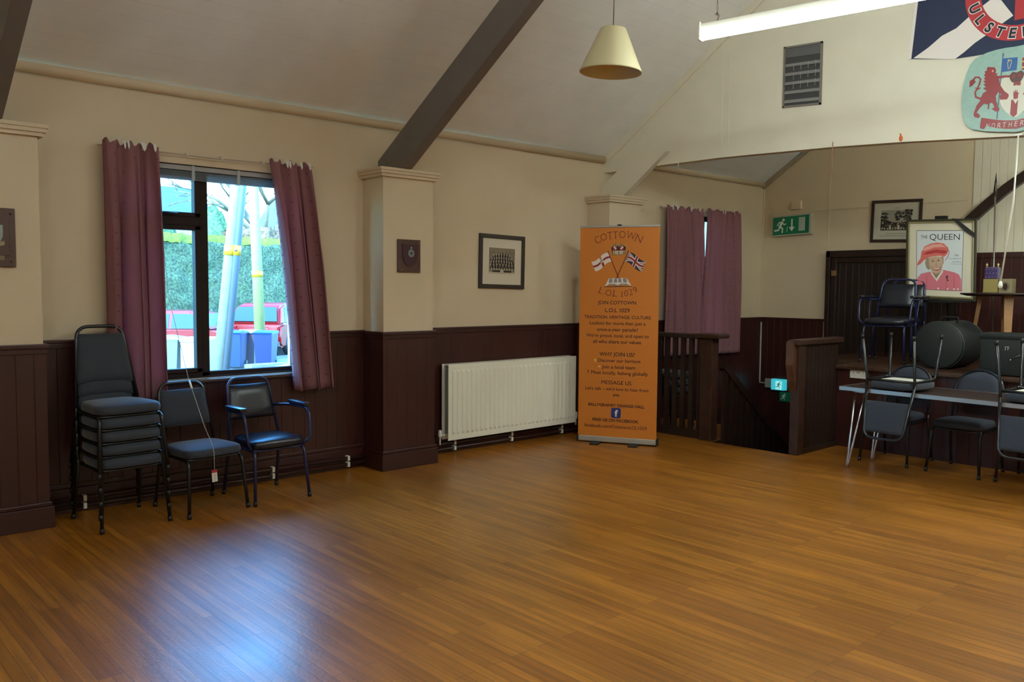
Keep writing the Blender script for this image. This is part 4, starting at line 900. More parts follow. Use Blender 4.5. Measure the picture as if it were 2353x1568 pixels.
b = MB(); b.box((0.14, Y1-0.08, 0.235), (0.25, Y1-0.019, 0.36), bevel=0.006); b.build('housing', mat('grey_housing', (150, 150, 146), 0.5), t)
b = MB(); b.box((0.25, Y1-0.10, 0.215), (0.45, Y1-0.019, 0.365), bevel=0.006); b.build('lit_panel', emit('exit_glow', (70, 205, 220), 0.22), t)
A = Art((0.365, Y1-0.1005, 0.285), (1, 0, 0), (0, 0, 1), (0, -1, 0)); A.rect(-0.045, -0.058, 0.05, 0.058, 0, 1); running_man(A, 0.0, 0.0, 0.09, 1, 2); A.build('sign_face', [emit('exit_pale_glow', (160, 240, 240), 0.28), mat('exit_dark_green', (14, 84, 80), 0.4)], t)
t = thing('exit_sign', 'small green running man sign below the lit exit light in the stairwell', 'exit sign', (0.46, Y1-0.03, 0.08))
b = MB(); b.box((0.35, Y1-0.035, 0.055), (0.60, Y1-0.019, 0.185), bevel=0.002); b.build('sign_board', EXG, t)
A = Art((0.41, Y1-0.0355, 0.12), (1, 0, 0), (0, 0, 1), (0, -1, 0)); running_man(A, 0, 0, 0.10, 0, 1); A.poly([(0.09, -0.045), (0.17, -0.045), (0.15, -0.02)], 0, 1); A.build('sign_symbol', EXW, t)
t = tag(MB().tube(fillet([(0.03, Y1-0.03, 1.15), (0.0+0.03, Y1-0.03, 0.29), (0.15, Y1-0.03, 0.29)], 0.01), 0.011, 8).build('cable_conduit', mat('pale_grey_conduit', (170, 166, 158), 0.5)), 'pale cable conduit running down the dark back wall to the stairwell light', 'conduit')
tag(MB().tube([(0.975, Y1-0.05, 1.19), (0.972, Y1-0.05, 0.95), (0.972, Y1-0.05, 0.2)], 0.006, 8).build('cable', mat('white_cable', (186, 182, 174), 0.5)), 'thin white cable dropping beside the plank panel on the back wall', 'cable')

# ------------------------------------------------------------------ portrait poster on an easel
t = thing('framed_poster', 'gold framed poster reading THE QUEEN with a smiling woman in a pink hat', 'poster', (2.66, 9.9, 1.5))
PY = 9.90; U = Vector((1, 0, -0.035)).normalized(); V = Vector((0.0, 0.035, 1)).normalized(); N = V.cross(U)*1.0
if N.y > 0: N = -N
V = Vector((-0.03, 0.02, 1)).normalized()
PW, PH = 0.752, 0.905; O = Vector((2.665, PY, 1.955))
b = MB()
for s_ in (-1, 1): b.obox(O + V*s_*(PH/2-0.0125), U, V, N, (PW/2, 0.0125, 0.012), bevel=0.004); b.obox(O + U*s_*(PW/2-0.0125), U, V, N, (0.0125, PH/2-0.025, 0.012), bevel=0.004)
b.build('outer_frame', mat('dark_olive_frame', (62, 58, 42), 0.35), t)
b = MB()
for s_ in (-1, 1): b.obox(O + V*s_*(PH/2-0.034), U, V, N, (PW/2-0.025, 0.009, 0.014), bevel=0.003); b.obox(O + U*s_*(PW/2-0.034), U, V, N, (0.009, PH/2-0.043, 0.014), bevel=0.003)
b.build('gilt_slip', mat('pale_gilt', (168, 158, 120), 0.3, metal=0.5), t)
MB().obox(O - N*0.002, U, V, N, (PW/2-0.03, PH/2-0.03, 0.004)).build('mount', mat('cream_mount', (224, 216, 194), 0.6), t)
pq = quadmap((866, 516), (1525, 522), (816, 1279), (1490, 1279), PW, PH)
def pp(x, y): u, v = pq(x, y); return (u-PW/2, v-PH/2)
A = Art(O + N*0.0025, U, V, N, 0.0005)
def pg(pts, m, l): A.poly([pp(*p) for p in pts], m, l)
pg([(958, 620), (1405, 627), (1366, 1189), (930, 1187)], 1, 1); pg([(962, 625), (1400, 632), (1362, 1185), (935, 1183)], 0, 2)
pg([(948, 962), (955, 930), (985, 890), (1000, 820), (1030, 775), (1090, 748), (1150, 738), (1215, 748), (1246, 780), (1256, 812), (1240, 850), (1215, 872), (1170, 862), (1110, 868), (1060, 880), (1020, 905), (985, 940)], 2, 4)
pg([(1000, 815), (1040, 780), (1110, 755), (1190, 752), (1240, 785), (1200, 780), (1120, 785), (1050, 812)], 3, 5); pg([(1010, 850), (1060, 822), (1140, 805), (1225, 812), (1250, 825), (1215, 845), (1140, 835), (1060, 850)], 9, 5)
A.stroke([pp(*p) for p in ((1246, 780), (1262, 830), (1250, 870), (1222, 905))], 0.006, 9, 4)
pg([(1035, 895), (1060, 880), (1080, 890), (1080, 980), (1060, 1000), (1040, 980), (1028, 940)], 5, 4); pg([(1185, 868), (1208, 872), (1206, 930), (1192, 960)], 5, 4)
pg([(1070, 880), (1130, 868), (1190, 872), (1200, 920), (1192, 975), (1165, 1020), (1130, 1035), (1095, 1018), (1072, 970), (1066, 920)], 4, 5)
pg([(1095, 1015), (1165, 1015), (1185, 1000), (1180, 1060), (1140, 1085), (1095, 1050)], 6, 4)
for x, y in ((1104, 915), (1158, 908)): A.ell(*pp(x, y), 0.012, 0.006, 7, 7, 10); A.stroke([pp(x-16, y-14), pp(x, y-19), pp(x+16, y-14)], 0.005, 5, 7)
A.stroke([pp(1134, 915), pp(1138, 950), pp(1128, 958), pp(1146, 958)], 0.005, 6, 7)
pg([(1095, 972), (1135, 980), (1176, 966), (1165, 995), (1138, 1004), (1110, 996)], 9, 7); pg([(1102, 977), (1136, 984), (1169, 972), (1160, 988), (1137, 994), (1113, 989)], 8, 8)
A.stroke([pp(1090, 960), pp(1085, 985), pp(1095, 1005)], 0.005, 6, 6); A.stroke([pp(1180, 952), pp(1182, 975), pp(1172, 998)], 0.005, 6, 6)
pg([(935, 1183), (945, 1080), (985, 1035), (1050, 1020), (1085, 1012), (1130, 1090), (1185, 990), (1225, 1000), (1300, 1015), (1345, 1035), (1365, 1080), (1362, 1185)], 10, 3)
pg([(1078, 1010), (1098, 1030), (1130, 1080), (1180, 1010), (1195, 985), (1200, 1010), (1135, 1105), (1085, 1040)], 8, 5)
for x in (1040, 1225, 1300): A.stroke([pp(x, 1050), pp(x-6, 1180)], 0.004, 9, 4)
for x, y in ((1238, 1055), (1234, 1075), (1240, 1092), (1230, 1062)): A.ell(*pp(x, y), 0.008, 0.009, 7, 6, 8)
for x in (1145, 1235, 1295, 1330): A.ell(*pp(x, 1172), 0.010, 0.010, 8, 6, 8)
def pt(t_, x0, x1, y, hh, bold=0.0): 
    a, c_ = pp(x0, y), pp(x1, y); A.text(t_, (a[0]+c_[0])/2, (a[1]+c_[1])/2, width=c_[0]-a[0], height=hh, m=7, l=4, bold=bold)
pt('THE', 1000, 1062, 684, 0.036); pt('QUEEN', 1083, 1366, 686, 0.066, -0.005)
pt('70', 1312, 1346, 858, 0.020); pt('GLORIOUS', 1258, 1375, 889, 0.010); pt('YEARS', 1283, 1368, 918, 0.010); A.stroke([pp(1275, 938), pp(1375, 940)], 0.0025, 7, 4)
A.build('poster_print', [mat('poster_pale_blue', (222, 228, 232), 0.5), mat('poster_keyline', (86, 78, 72), 0.5), mat('poster_coral', (222, 112, 102), 0.5), mat('poster_pale_coral', (236, 168, 156), 0.5), mat('poster_skin', (206, 172, 146), 0.5), mat('poster_grey_hair', (164, 148, 122), 0.5), mat('poster_skin_shade', (160, 128, 104), 0.5), mat('poster_black', (44, 42, 46), 0.5), mat('poster_white', (236, 228, 220), 0.5), mat('poster_deep_coral', (186, 62, 64), 0.5), mat('poster_pink', (220, 122, 138), 0.5)], t)
A = Art(O + N*0.019, U, V, N, 0.0008); A.poly([pp(*p) for p in ((1298, 516), (1345, 520), (1512, 662), (1514, 712), (1490, 690), (1420, 640))], 0, 1); A.build('mourning_ribbon', mat('black_ribbon', (44, 42, 40), 0.6), t)
e = thing('easel', 'black easel holding the poster on the stage', 'easel', (2.66, 10.0, 0.84))
b = MB(); b.obox(O + V*(PH/2+0.016) - N*0.015, U, V, N, (0.065, 0.022, 0.02), bevel=0.004); b.build('top_clamp', BLACKP, e)
for x, dx in ((2.66, -0.28), (2.66, 0.28)): MB().tube([(x+dx*0.1, PY+0.05, 2.42), (x+dx, PY-0.01, 0.84)], 0.013, 8).build('leg', BLACKP, e)
MB().tube([(2.66, PY+0.06, 2.40), (2.66, PY+0.42, 0.84)], 0.013, 8).build('leg', BLACKP, e)
b = MB(); b.box((2.30, PY-0.06, 1.475), (3.02, PY+0.03, 1.50), bevel=0.004); b.build('ledge', BLACKP, e)

# ------------------------------------------------------------------ things on the stage
t = thing('round_table', 'small round dark topped table with tapered pale legs on the stage', 'table', (3.50, 9.45, 0.84))
b = MB(); b.lathe([(0.0, 1.555), (0.36, 1.555), (0.425, 1.572), (0.43, 1.58), (0.425, 1.586), (0.0, 1.586)], (3.50, 9.45, 0), n=48); b.build('table_top', mat('dark_table_top', (52, 36, 30), 0.35), t)
OAK = mat('pale_oak_leg', (150, 102, 50), 0.45, noise=0.15, nscale=14)
for a in (200, 290, 20, 110):
    ca, sa = math.cos(math.radians(a)), math.sin(math.radians(a)); b = MB()
    pts0 = Vector((3.50+ca*0.24, 9.45+sa*0.24, 1.555)); pts1 = Vector((3.50+ca*0.33, 9.45+sa*0.33, 0.84)); tn = Vector((-sa, ca, 0)); rd_ = Vector((ca, sa, 0))
    for (p, w, d_) , (q, w2, d2) in (((pts0, 0.042, 0.02), (pts1, 0.022, 0.014)),):
        top = [p+tn*w+rd_*d_, p-tn*w+rd_*d_, p-tn*w-rd_*d_, p+tn*w-rd_*d_]; bot = [q+tn*w2+rd_*d2, q-tn*w2+rd_*d2, q-tn*w2-rd_*d2, q+tn*w2-rd_*d2]
        tv = [b.bm.verts.new(v) for v in top]; bv = [b.bm.verts.new(v) for v in bot]
        b.bm.faces.new(tv); b.bm.faces.new(bv[::-1])
        for i in range(4): b.bm.faces.new((tv[i], tv[(i+1) % 4], bv[(i+1) % 4], bv[i]))
    b.build('leg', OAK, t)
t = thing('brass_box', 'plain brass fronted box on the round table under the purple cushion', 'box', (3.415, 9.25, 1.587))
MB().box((3.35, 9.20, 1.587), (3.487, 9.32, 1.727), bevel=0.004).build('box_body', mat('dull_brass_sheet', (158, 140, 84), 0.45, metal=0.3), t)
MB().box((3.345, 9.195, 1.587), (3.492, 9.325, 1.597), bevel=0.002).build('base_rim', mat('dull_brass', (122, 100, 72)), t)
t = thing('brass_box', 'brass box with a dark oval on the round table under the hanging cord', 'box', (3.57, 9.22, 1.587))
BRS = mat('grey_brass_sheet', (140, 128, 98), 0.45, metal=0.3)
MB().box((3.500, 9.18, 1.587), (3.618, 9.30, 1.727), bevel=0.004).build('box_body', BRS, t)
A = Art((3.559, 9.1795, 1.65), (1, 0, 0), (0, 0, 1), (0, -1, 0)); A.ell(0, 0, 0.040, 0.048, 0, 1, 24); A.ell(0, 0, 0.022, 0.034, 1, 2, 24); A.build('oval_plate', [mat('oval_ring', (112, 98, 76), 0.4), mat('oval_dark', (52, 30, 26), 0.3)], t)
t = thing('purple_cushion', 'purple studded cushion with small gold finials on top of the brass box', 'cushion', (3.415, 9.26, 1.728))
MB().box((3.355, 9.21, 1.728), (3.475, 9.31, 1.845), bevel=0.012).build('cushion_body', mat('purple_velvet', (58, 36, 92), 0.8, sheen=0.4), t)
b = MB()
for i in range(4):
    for j in range(3): b.ball((3.372+0.029*i+0.006*(j % 2), 9.209, 1.745+0.04*j), 0.0035, n=6)
b.build('studs', mat('pale_stud', (206, 198, 180), 0.3), t)
for x in (3.362, 3.466):
    b = MB(); b.lathe([(0.0, 1.84), (0.012, 1.845), (0.006, 1.858), (0.013, 1.872), (0.0, 1.89)], (x, 9.25, 0), n=10); b.build('finial', mat('gold_finial', (196, 178, 128), 0.3, metal=0.7), t)
t = thing('pike_pole', 'slender steel tipped pole standing upright behind the round table', 'pole', (3.20, 9.93, 0.84))
b = MB(); b.tube([(3.225, 9.93, 0.84), (3.19, 9.93, 2.62)], 0.009, 8); b.build('shaft', mat('grey_steel_shaft', (128, 120, 112), 0.3, metal=0.5), t)
b = MB(); b.lathe([(0.009, 0.0), (0.019, 0.05), (0.013, 0.14), (0.0, 0.27)], (3.19, 9.93, 2.62), n=8); b.build('spear_tip', mat('dark_steel', (56, 48, 44), 0.3, metal=0.5), t)
CASE = mat('black_case_fabric', (24, 27, 26), 0.6, noise=0.15, nscale=40, bump=0.1, bscale=250)
t = thing('drum_case', 'large round black drum case lying on its side on the stage', 'drum case', (3.18, 8.86, 0.84))
b = MB(); b.lathe([(0.0, 0.0), (0.20, 0.004), (0.222, 0.012), (0.232, 0.03), (0.232, 0.60), (0.222, 0.62), (0.0, 0.63)], (3.18, 8.55, 1.073), n=48, axis=(0, 1, 0)); b.build('shell', CASE, t, smooth=40)
for y in (8.585, 9.13):
    b = MB(); b.tube([(3.18+0.2335*math.cos(a), y, 1.073+0.2335*math.sin(a)) for a in [2*PI*i/48 for i in range(48)]], 0.004, 6, closed=True); b.build('piping', mat('grey_piping', (54, 56, 54), 0.5), t)
b = MB(); b.tube(fillet([(3.10, 8.80, 1.29), (3.12, 8.80, 1.345), (3.28, 8.80, 1.345), (3.26, 8.80, 1.29)], 0.03), 0.008, 8); b.build('carry_handle', BLACKP, t)
t = thing('black_bag', 'square black padded equipment bag on the stage beside the drum case', 'bag', (3.93, 8.48, 0.84))
MB().box((3.63, 8.33, 0.842), (4.22, 8.64, 1.19), bevel=0.03).build('bag_body', CASE, t, smooth=40)
MB().box((3.622, 8.322, 1.17), (4.228, 8.648, 1.225), bevel=0.018).build('bag_lid', mat('black_bag_lid', (20, 23, 23), 0.55), t, smooth=40)
A = Art((3.86, 8.3295, 1.09), (1, 0, 0), (0, 0, 1), (0, -1, 0)); A.stroke([(-0.018, 0.015), (0.018, 0.017)], 0.005, 0, 1); A.stroke([(-0.012, 0.015), (-0.014, -0.016)], 0.005, 0, 1); A.stroke([(0.008, 0.016), (0.006, -0.012)], 0.005, 0, 1); A.stroke([(0.008, 0.0), (0.018, 0.002)], 0.004, 0, 1); A.build('maker_mark', mat('pale_logo', (176, 178, 176), 0.4), t)
b = MB(); b.tube([(3.90, 8.325, 1.0), (3.96, 8.315, 1.03), (4.0, 8.32, 1.06)], 0.005, 6); b.ball((3.895, 8.325, 0.99), 0.009, n=8); b.build('zip_pull', CHROME, t)
t = thing('wall_socket', 'white double wall socket on the red stage front', 'socket', (2.54, 8.26, 0.76))
MB().box((2.455, 8.255, 0.715), (2.63, 8.2695, 0.803), bevel=0.004).build('face_plate', WHITEPL, t)
A = Art((2.5425, 8.2545, 0.757), (1, 0, 0), (0, 0, 1), (0, -1, 0))
for u in (-0.05, 0.05): A.rect(u-0.003, 0.005, u+0.003, 0.018, 0, 1); A.rect(u-0.016, -0.014, u-0.009, -0.009, 0, 1); A.rect(u+0.009, -0.014, u+0.016, -0.009, 0, 1)
A.rect(-0.016, 0.012, -0.003, 0.020, 0, 1); A.rect(0.003, 0.012, 0.016, 0.020, 0, 1); A.build('socket_holes', BLACKP, t)

# ------------------------------------------------------------------ lamps
t = thing('pendant_lamp', 'cream conical pendant lampshade hanging from the boarded ceiling', 'lamp', (2.60, 4.35, 3.02))
LX, LY, LZ = 2.585, 4.37, 3.075; tl = Vector((0.05, 0.02, 1)).normalized()
SHADE = bpy.data.materials.new('cream_lamp_shade'); SHADE.use_nodes = True; _n = SHADE.node_tree; _d = _n.nodes['Principled BSDF']; _d.inputs['Base Color'].default_value = rgb((206, 194, 154)); _d.inputs['Roughness'].default_value = 0.6
b = MB(); b.lathe([(0.072, 0.275), (0.085, 0.277), (0.090, 0.268), (0.208, 0.0), (0.212, -0.012), (0.206, -0.012), (0.198, 0.004), (0.084, 0.262), (0.072, 0.266)], (LX, LY, LZ), n=48, axis=tl); b.build('lamp_shade', SHADE, t)
b = MB(); b.tube([Vector((LX, LY, LZ)) + tl*0.27 + Vector((0.075*math.cos(a), 0.075*math.sin(a), 0)) for a in (0, 2.1)] , 0.003, 6); b.tube([Vector((LX, LY, LZ)) + tl*0.27, Vector((LX, LY, LZ)) + tl*0.16], 0.02, 12); b.build('lamp_holder', WHITEPL, t)
b = MB(); b.ball(Vector((LX, LY, LZ)) + tl*0.09, 0.032, sq=(1, 1, 1.3)); b.build('bulb', mat('unlit_bulb', (232, 228, 214), 0.2), t)
zc_ = 3.08 + SL*(LX+0.03)
b = MB(); b.tube([Vector((LX, LY, LZ)) + tl*0.27, (LX+0.022, LY+0.008, 3.9), (LX+0.03, LY+0.01, zc_)], 0.004, 8); b.build('flex', mat('brown_flex', (128, 108, 84), 0.6), t)
b = MB(); b.lathe([(0.0, -0.06), (0.03, -0.055), (0.045, 0.03), (0.0, 0.04)], (LX+0.03, LY+0.01, zc_), n=16); b.build('ceiling_rose', WHITEPL, t)
TUBE = emit('lit_fluorescent_tube', (236, 252, 248), TUBE_POWER)
def fluorescent(label, p0, p1, group=None):
    p0, p1 = Vector(p0), Vector(p1); d_ = (p1-p0); Lh = d_.length/2; ux = d_.normalized(); c0 = (p0+p1)/2; uy = Vector((0, 0, 1)).cross(ux).normalized(); uz = ux.cross(uy)
    t = thing('fluorescent_light', label, 'ceiling light', tuple(c0), group)
    b = MB(); b.obox(c0+uz*0.052, ux, uy, uz, (Lh+0.012, 0.018, 0.026), bevel=0.004); b.build('housing', WHITEP, t)
    b = MB(); b.tube([p0, p1], 0.028, 16); b.build('tube', TUBE, t)
    b = MB()
    for p, s_ in ((p0, -1), (p1, 1)): b.obox(p+ux*s_*0.006+uz*0.03, ux, uy, uz, (0.008, 0.030, 0.058), bevel=0.003)
    b.build('end_cap', WHITEP, t)
    for k in (0.06, 0.94):
        q = p0 + d_*k; zc = 3.08 + SL*min(q.x, XR-q.x); h = MB()
        h.tube([q+uz*0.08, q+uz*0.11+ux*0.012, q+uz*0.135, q+uz*0.12-ux*0.012], 0.004, 6); hk = h.build('hook', mat('steel_hook', (150, 150, 146), 0.35, metal=0.7), t)
        b = MB(); z = q.z+0.13; i = 0
        while z < zc:
            dx, dy = ((ux.x*0.006, ux.y*0.006) if i % 2 else (uy.x*0.006, uy.y*0.006))
            b.tube([(q.x-dx, q.y-dy, z), (q.x, q.y, z+0.022), (q.x+dx, q.y+dy, z), (q.x, q.y, z-0.022)], 0.0018, 5, closed=True); z += 0.034; i += 1
        b.build('chain', mat('steel_hook', (150, 150, 146)), t)
FG = 'bare fluorescent battens along the hall'
fluorescent('long lit fluorescent batten hanging on chains in front of the gable', (3.08, 4.70, 3.265), (4.85, 5.04, 3.265), FG)
fluorescent('added unseen fluorescent fill batten over the right side of the hall', (5.5, 4.0, 3.6), (7.3, 4.0, 3.6), FG)  # added out of view to brighten the right floor and left ceiling slope
fluorescent('added unseen fluorescent fill batten over the near right side of the hall', (5.5, 1.4, 3.6), (7.3, 1.4, 3.6), FG)  # another added fill batten, out of view, to even out the hall
fluorescent('added unseen fluorescent fill batten near the front end of the hall', (5.0, -1.2, 3.6), (6.8, -1.2, 3.6), FG)  # added behind the camera as fill for the hall
fluorescent('added unseen fluorescent fill batten over the right of the stage', (4.95, 8.4, 3.3), (6.75, 8.4, 3.3), FG)  # unseen batten added to lift the dark back bay and stage
fluorescent('added hidden fluorescent fill batten just behind the gable beam', (4.6, 7.65, 3.2), (6.4, 7.65, 3.2), FG)  # second back bay fill, added where the gable board hides it

# ------------------------------------------------------------------ on the gable: vent, flag, crest, cords
t = thing('air_vent', 'grey louvred air vent high on the white gable', 'vent', (2.41, G-0.01, 3.55))
x0, x1, z0, z1 = 2.215, 2.595, 3.305, 3.865; sk = -0.025
P4 = lambda x, z: (x, G, z + sk*(x-x0)/(x1-x0))
b = MB(); fw = 0.016
for a, c_ in (((x0, z0), (x1, z0+fw)), ((x0, z1-fw), (x1, z1)), ((x0, z0), (x0+fw, z1)), ((x1-fw, z0), (x1, z1))):
    b.prism([P4(a[0], a[1]), P4(c_[0], a[1]), P4(c_[0], c_[1]), P4(a[0], c_[1])], (0, -0.018, 0))
b.build('frame', mat('dull_vent_frame', (120, 112, 104), 0.5), t)
b = MB(); b.prism([P4(x0, z0), P4(x1, z0), P4(x1, z1), P4(x0, z1)], (0, -0.004, 0)); b.build('backing', mat('dark_vent_back', (62, 62, 62), 0.7), t)
VS = mat('grey_louvre', (126, 124, 122), 0.5)
for i in range(5):
    z = z0+0.075+0.083*i
    b = MB(); b.prism([P4(x0+fw, z), P4(x1-fw, z), (x1-fw, G-0.016, z-0.036+sk*0.95), (x0+fw, G-0.016, z-0.036)], (0, 0.001, 0.006)); b.build('slat', VS, t)
b = MB(); b.prism([P4(x0+fw, z1-0.10), P4(x1-fw, z1-0.10), P4(x1-fw, z1-fw), P4(x0+fw, z1-fw)], (0, -0.006, 0)); b.build('top_panel', mat('vent_grey', (92, 92, 92), 0.6), t)
b = MB()
for r_ in range(3):
    for k in range(4):
        x = x0+0.10+0.072*k; z = z0+0.19+0.083*r_
        b.tube([(x, G-0.008, z-0.03), (x+0.004, G-0.012, z+0.028)], 0.0022, 5)
b.build('wire_guard', mat('pale_wire', (168, 166, 160), 0.4), t)
FN = mat('flag_navy', (34, 42, 70), 0.7); FW = mat('flag_white', (222, 212, 206), 0.7); FR = mat('flag_red', (178, 52, 58), 0.7)
t = thing('flag', 'navy and white diagonal flag with a red ULSTER ring pinned on the gable', 'flag', (4.2, G-0.02, 3.95))
FX0, FX1, FZ0, FZ1 = 3.385, 5.02, 3.475, 4.40
b = MB(); b.prism([(3.385, G-0.012, 3.53), (3.72, G-0.012, 3.465), (4.2, G-0.012, 3.45), (5.02, G-0.012, 3.50), (5.03, G-0.012, 4.42), (3.46, G-0.012, 4.42)], (0, 0.006, 0)); b.build('cloth', FN, t)
A = Art((0, G-0.0125, 0), (1, 0, 0), (0, 0, 1), (0, -1, 0), 0.0007)
W_ = [(3.403,3.532),(3.518,3.594),(3.622,3.667),(3.732,3.704),(3.818,3.769),(4.018,3.896),(4.14,3.709),(3.952,3.601),(3.874,3.559),(3.795,3.501),(3.728,3.46)]
A.poly(W_, 0, 1); cxr, czr = 4.205, 3.93
A.poly([(2*cxr-x, z) for x, z in W_], 0, 1)
A.poly([(cxr-0.2, 4.0), (cxr-0.8, 4.40), (cxr-0.55, 4.41), (cxr, 4.05), (cxr+0.55, 4.41), (cxr+0.8, 4.40), (cxr+0.2, 4.0)], 0, 1)
A.build('white_saltire', FW, t)
A = Art((0, G-0.0125, 0), (1, 0, 0), (0, 0, 1), (0, -1, 0), 0.0007); n = 72
for i in range(n):
    a0, a1 = 2*PI*i/n, 2*PI*(i+1)/n
    A.poly([(cxr+0.415*math.cos(a0), czr+0.415*math.sin(a0)), (cxr+0.415*math.cos(a1), czr+0.415*math.sin(a1)), (cxr+0.300*math.cos(a1), czr+0.300*math.sin(a1)), (cxr+0.300*math.cos(a0), czr+0.300*math.sin(a0))], 0, 3)
A.rect(cxr-0.055, czr-0.26, cxr+0.055, czr+0.29, 0, 4)
for ch, dg in (('U', 197), ('L', 214), ('S', 230), ('T', 245), ('E', 260), ('R', 276), ('-', 292)):
    a = math.radians(dg); u, v = cxr+0.357*math.cos(a), czr+0.357*math.sin(a)
    A.text(ch, u, v, height=0.074, rot=a+PI/2, bold=0.075, m=1, l=5); A.text(ch, u, v, height=0.070, rot=a+PI/2, bold=0.035, m=2, l=6)
A.build('ring_emblem', [FR, FW, mat('flag_black', (30, 32, 40), 0.7)], t)
b = MB(); b.prism([(3.36, G-0.014, 3.53), (3.385, G-0.014, 3.53), (3.46, G-0.014, 4.42), (3.435, G-0.014, 4.42)], (0, 0.01, 0)); b.build('hoist_tape', FW, t)
# coat of arms board
t = thing('coat_of_arms_board', 'pale green coat of arms board with a red lion and scroll on the gable', 'plaque', (4.195, G-0.03, 3.15))
CM = 4.195
L_ = [(4.177,3.463),(4.111,3.467),(4.047,3.466),(3.982,3.458),(3.93,3.444),(3.888,3.428),(3.853,3.385),(3.832,3.325),(3.812,3.243),(3.804,3.151),(3.806,3.057),(3.818,2.977),(3.844,2.916),(3.886,2.88),(3.973,2.855),(4.072,2.837),(4.203,2.817)]
b = MB(); b.prism([(x, G-0.045, z) for x, z in L_] + [(2*CM-x, G-0.045, z+0.0) for x, z in L_[::-1][1:-1]], (0, 0.03, 0), bevel=0.004); b.build('board', mat('pale_green_hammered_paint', (142, 172, 162), 0.35, noise=0.06, nscale=30, bump=0.5, bscale=70), t)
RL = mat('lion_red', (138, 34, 36), 0.4); AO = dict(O=(0, G-0.0455, 0), U=(1, 0, 0), V=(0, 0, 1), N=(0, -1, 0), eps=0.0012)
A = Art(**AO)
A.poly([(3.99,3.346),(4.036,3.333),(4.048,3.306),(4.044,3.286),(4.062,3.285),(4.051,3.275),(4.065,3.255),(4.076,3.211),(4.084,3.168),(4.066,3.136),(4.051,3.111),(4.016,3.11),(3.982,3.129),(3.962,3.15),(3.987,3.163),(3.958,3.188),(3.981,3.192),(3.959,3.217),(3.977,3.218),(3.958,3.242),(3.974,3.244),(3.961,3.266),(3.973,3.268),(3.961,3.291),(3.973,3.295),(3.964,3.315),(3.98,3.317),(3.981,3.336)], 0, 2)
A.stroke([(4.046,3.248),(4.075,3.252),(4.113,3.25),(4.142,3.245)], [0.030,0.018,0.016,0.016], 0, 3)
A.stroke([(4.065,3.178),(4.099,3.131),(4.128,3.102)], [0.042,0.030,0.034], 0, 3); A.ell(*[(4.109,3.098)][0], 0.022, 0.015, 0, 3, 12)
A.poly([(3.962,3.15),(4.051,3.114),(4.056,3.082),(4.024,3.066),(3.992,3.057),(3.951,3.078),(3.94,3.104)], 0, 3)
A.stroke([(3.97,3.096),(3.932,3.052),(3.911,3.009),(3.912,2.981)], [0.040,0.030,0.018,0.022], 0, 4); A.poly([(3.898,2.997),(3.928,3.0),(3.947,2.978),(3.936,2.961),(3.909,2.972)], 0, 4)
A.stroke([(4.032,3.093),(4.054,3.048),(4.058,3.012)], [0.034,0.024,0.022], 0, 4); A.poly([(4.027,3.02),(4.064,3.029),(4.083,3.015),(4.078,2.991),(4.053,2.995)], 0, 4); A.stroke([(4.007,3.076),(4.003,3.024)], 0.010, 0, 4)
T_ = [(3.95,3.105),(3.91,3.127),(3.902,3.163),(3.917,3.193),(3.931,3.222),(3.939,3.26),(3.924,3.278),(3.9,3.281),(3.883,3.259),(3.873,3.243)]
A.stroke(T_, [0.018, 0.013, 0.012, 0.012, 0.012, 0.012, 0.012, 0.012, 0.02, 0.034], 0, 2); A.poly([(3.858,3.21),(3.862,3.263),(3.887,3.269),(3.905,3.248),(3.883,3.223)], 0, 2); A.poly([(3.897,3.203),(3.917,3.196),(3.947,3.195),(3.921,3.178)], 0, 2)
A.ell(*[(4.024,3.307)][0], 0.007, 0.009, 1, 3, 8)
A.build('red_lion', [RL, mat('lion_highlight', (196, 150, 140), 0.4)], t)
A = Art(**AO)
A.stroke([(4.092,3.426),(4.086,3.293),(4.079,3.141),(4.067,2.934)], 0.006, 0, 3); A.poly([(4.087,3.417),(4.091,3.437),(4.099,3.414),(4.093,3.391)], 0, 3)
A.poly([(4.088,3.39),(4.194,3.379),(4.19,3.284),(4.086,3.289)], 1, 3); hp = [(4.134,3.366),(4.152,3.366),(4.152,3.342),(4.143,3.309),(4.133,3.303),(4.127,3.347)]; A.stroke(hp + [hp[0]], 0.005, 2, 4); A.ell(*hp[0], 0.008, 0.009, 2, 4, 8)
A.poly([(4.227,3.369),(4.238,3.368),(4.295,3.361),(4.292,3.275),(4.226,3.279)], 3, 3); A.stroke([(4.227,3.297),(4.293,3.294)], 0.012, 2, 4); A.stroke([(4.228,3.34),(4.295,3.333)], 0.010, 2, 4)
A.build('small_flags', [mat('pole_blue_grey', (66, 76, 104), 0.4), mat('harp_blue', (34, 86, 150), 0.4), mat('harp_gold', (190, 176, 104), 0.4), RL], t)
A = Art(**AO)
SH = [(4.186,3.234),(4.119,3.244),(4.088,3.231),(4.081,3.182),(4.089,3.133),(4.08,3.078),(4.093,3.035),(4.12,2.989),(4.156,2.952),(4.182,2.931)]
mx_ = SH[-1][0]+0.012
def mirs(pts): return pts + [(2*mx_-x, z) for x, z in pts[::-1]]
A.poly(mirs(SH), 0, 3)
A.poly([(4.173,3.238),(4.223,3.232),(4.222,3.165),(4.174,3.17)], 1, 4); A.poly([(4.163,3.065),(4.21,3.061),(4.206,2.949),(4.182,2.931),(4.159,2.957)], 1, 4)
d1 = [(4.08,3.11),(4.108,3.128),(4.136,3.116),(4.146,3.097),(4.133,3.073),(4.085,3.078)]; A.poly(d1, 1, 4); A.poly([(2*mx_-x, z) for x, z in d1], 1, 4)
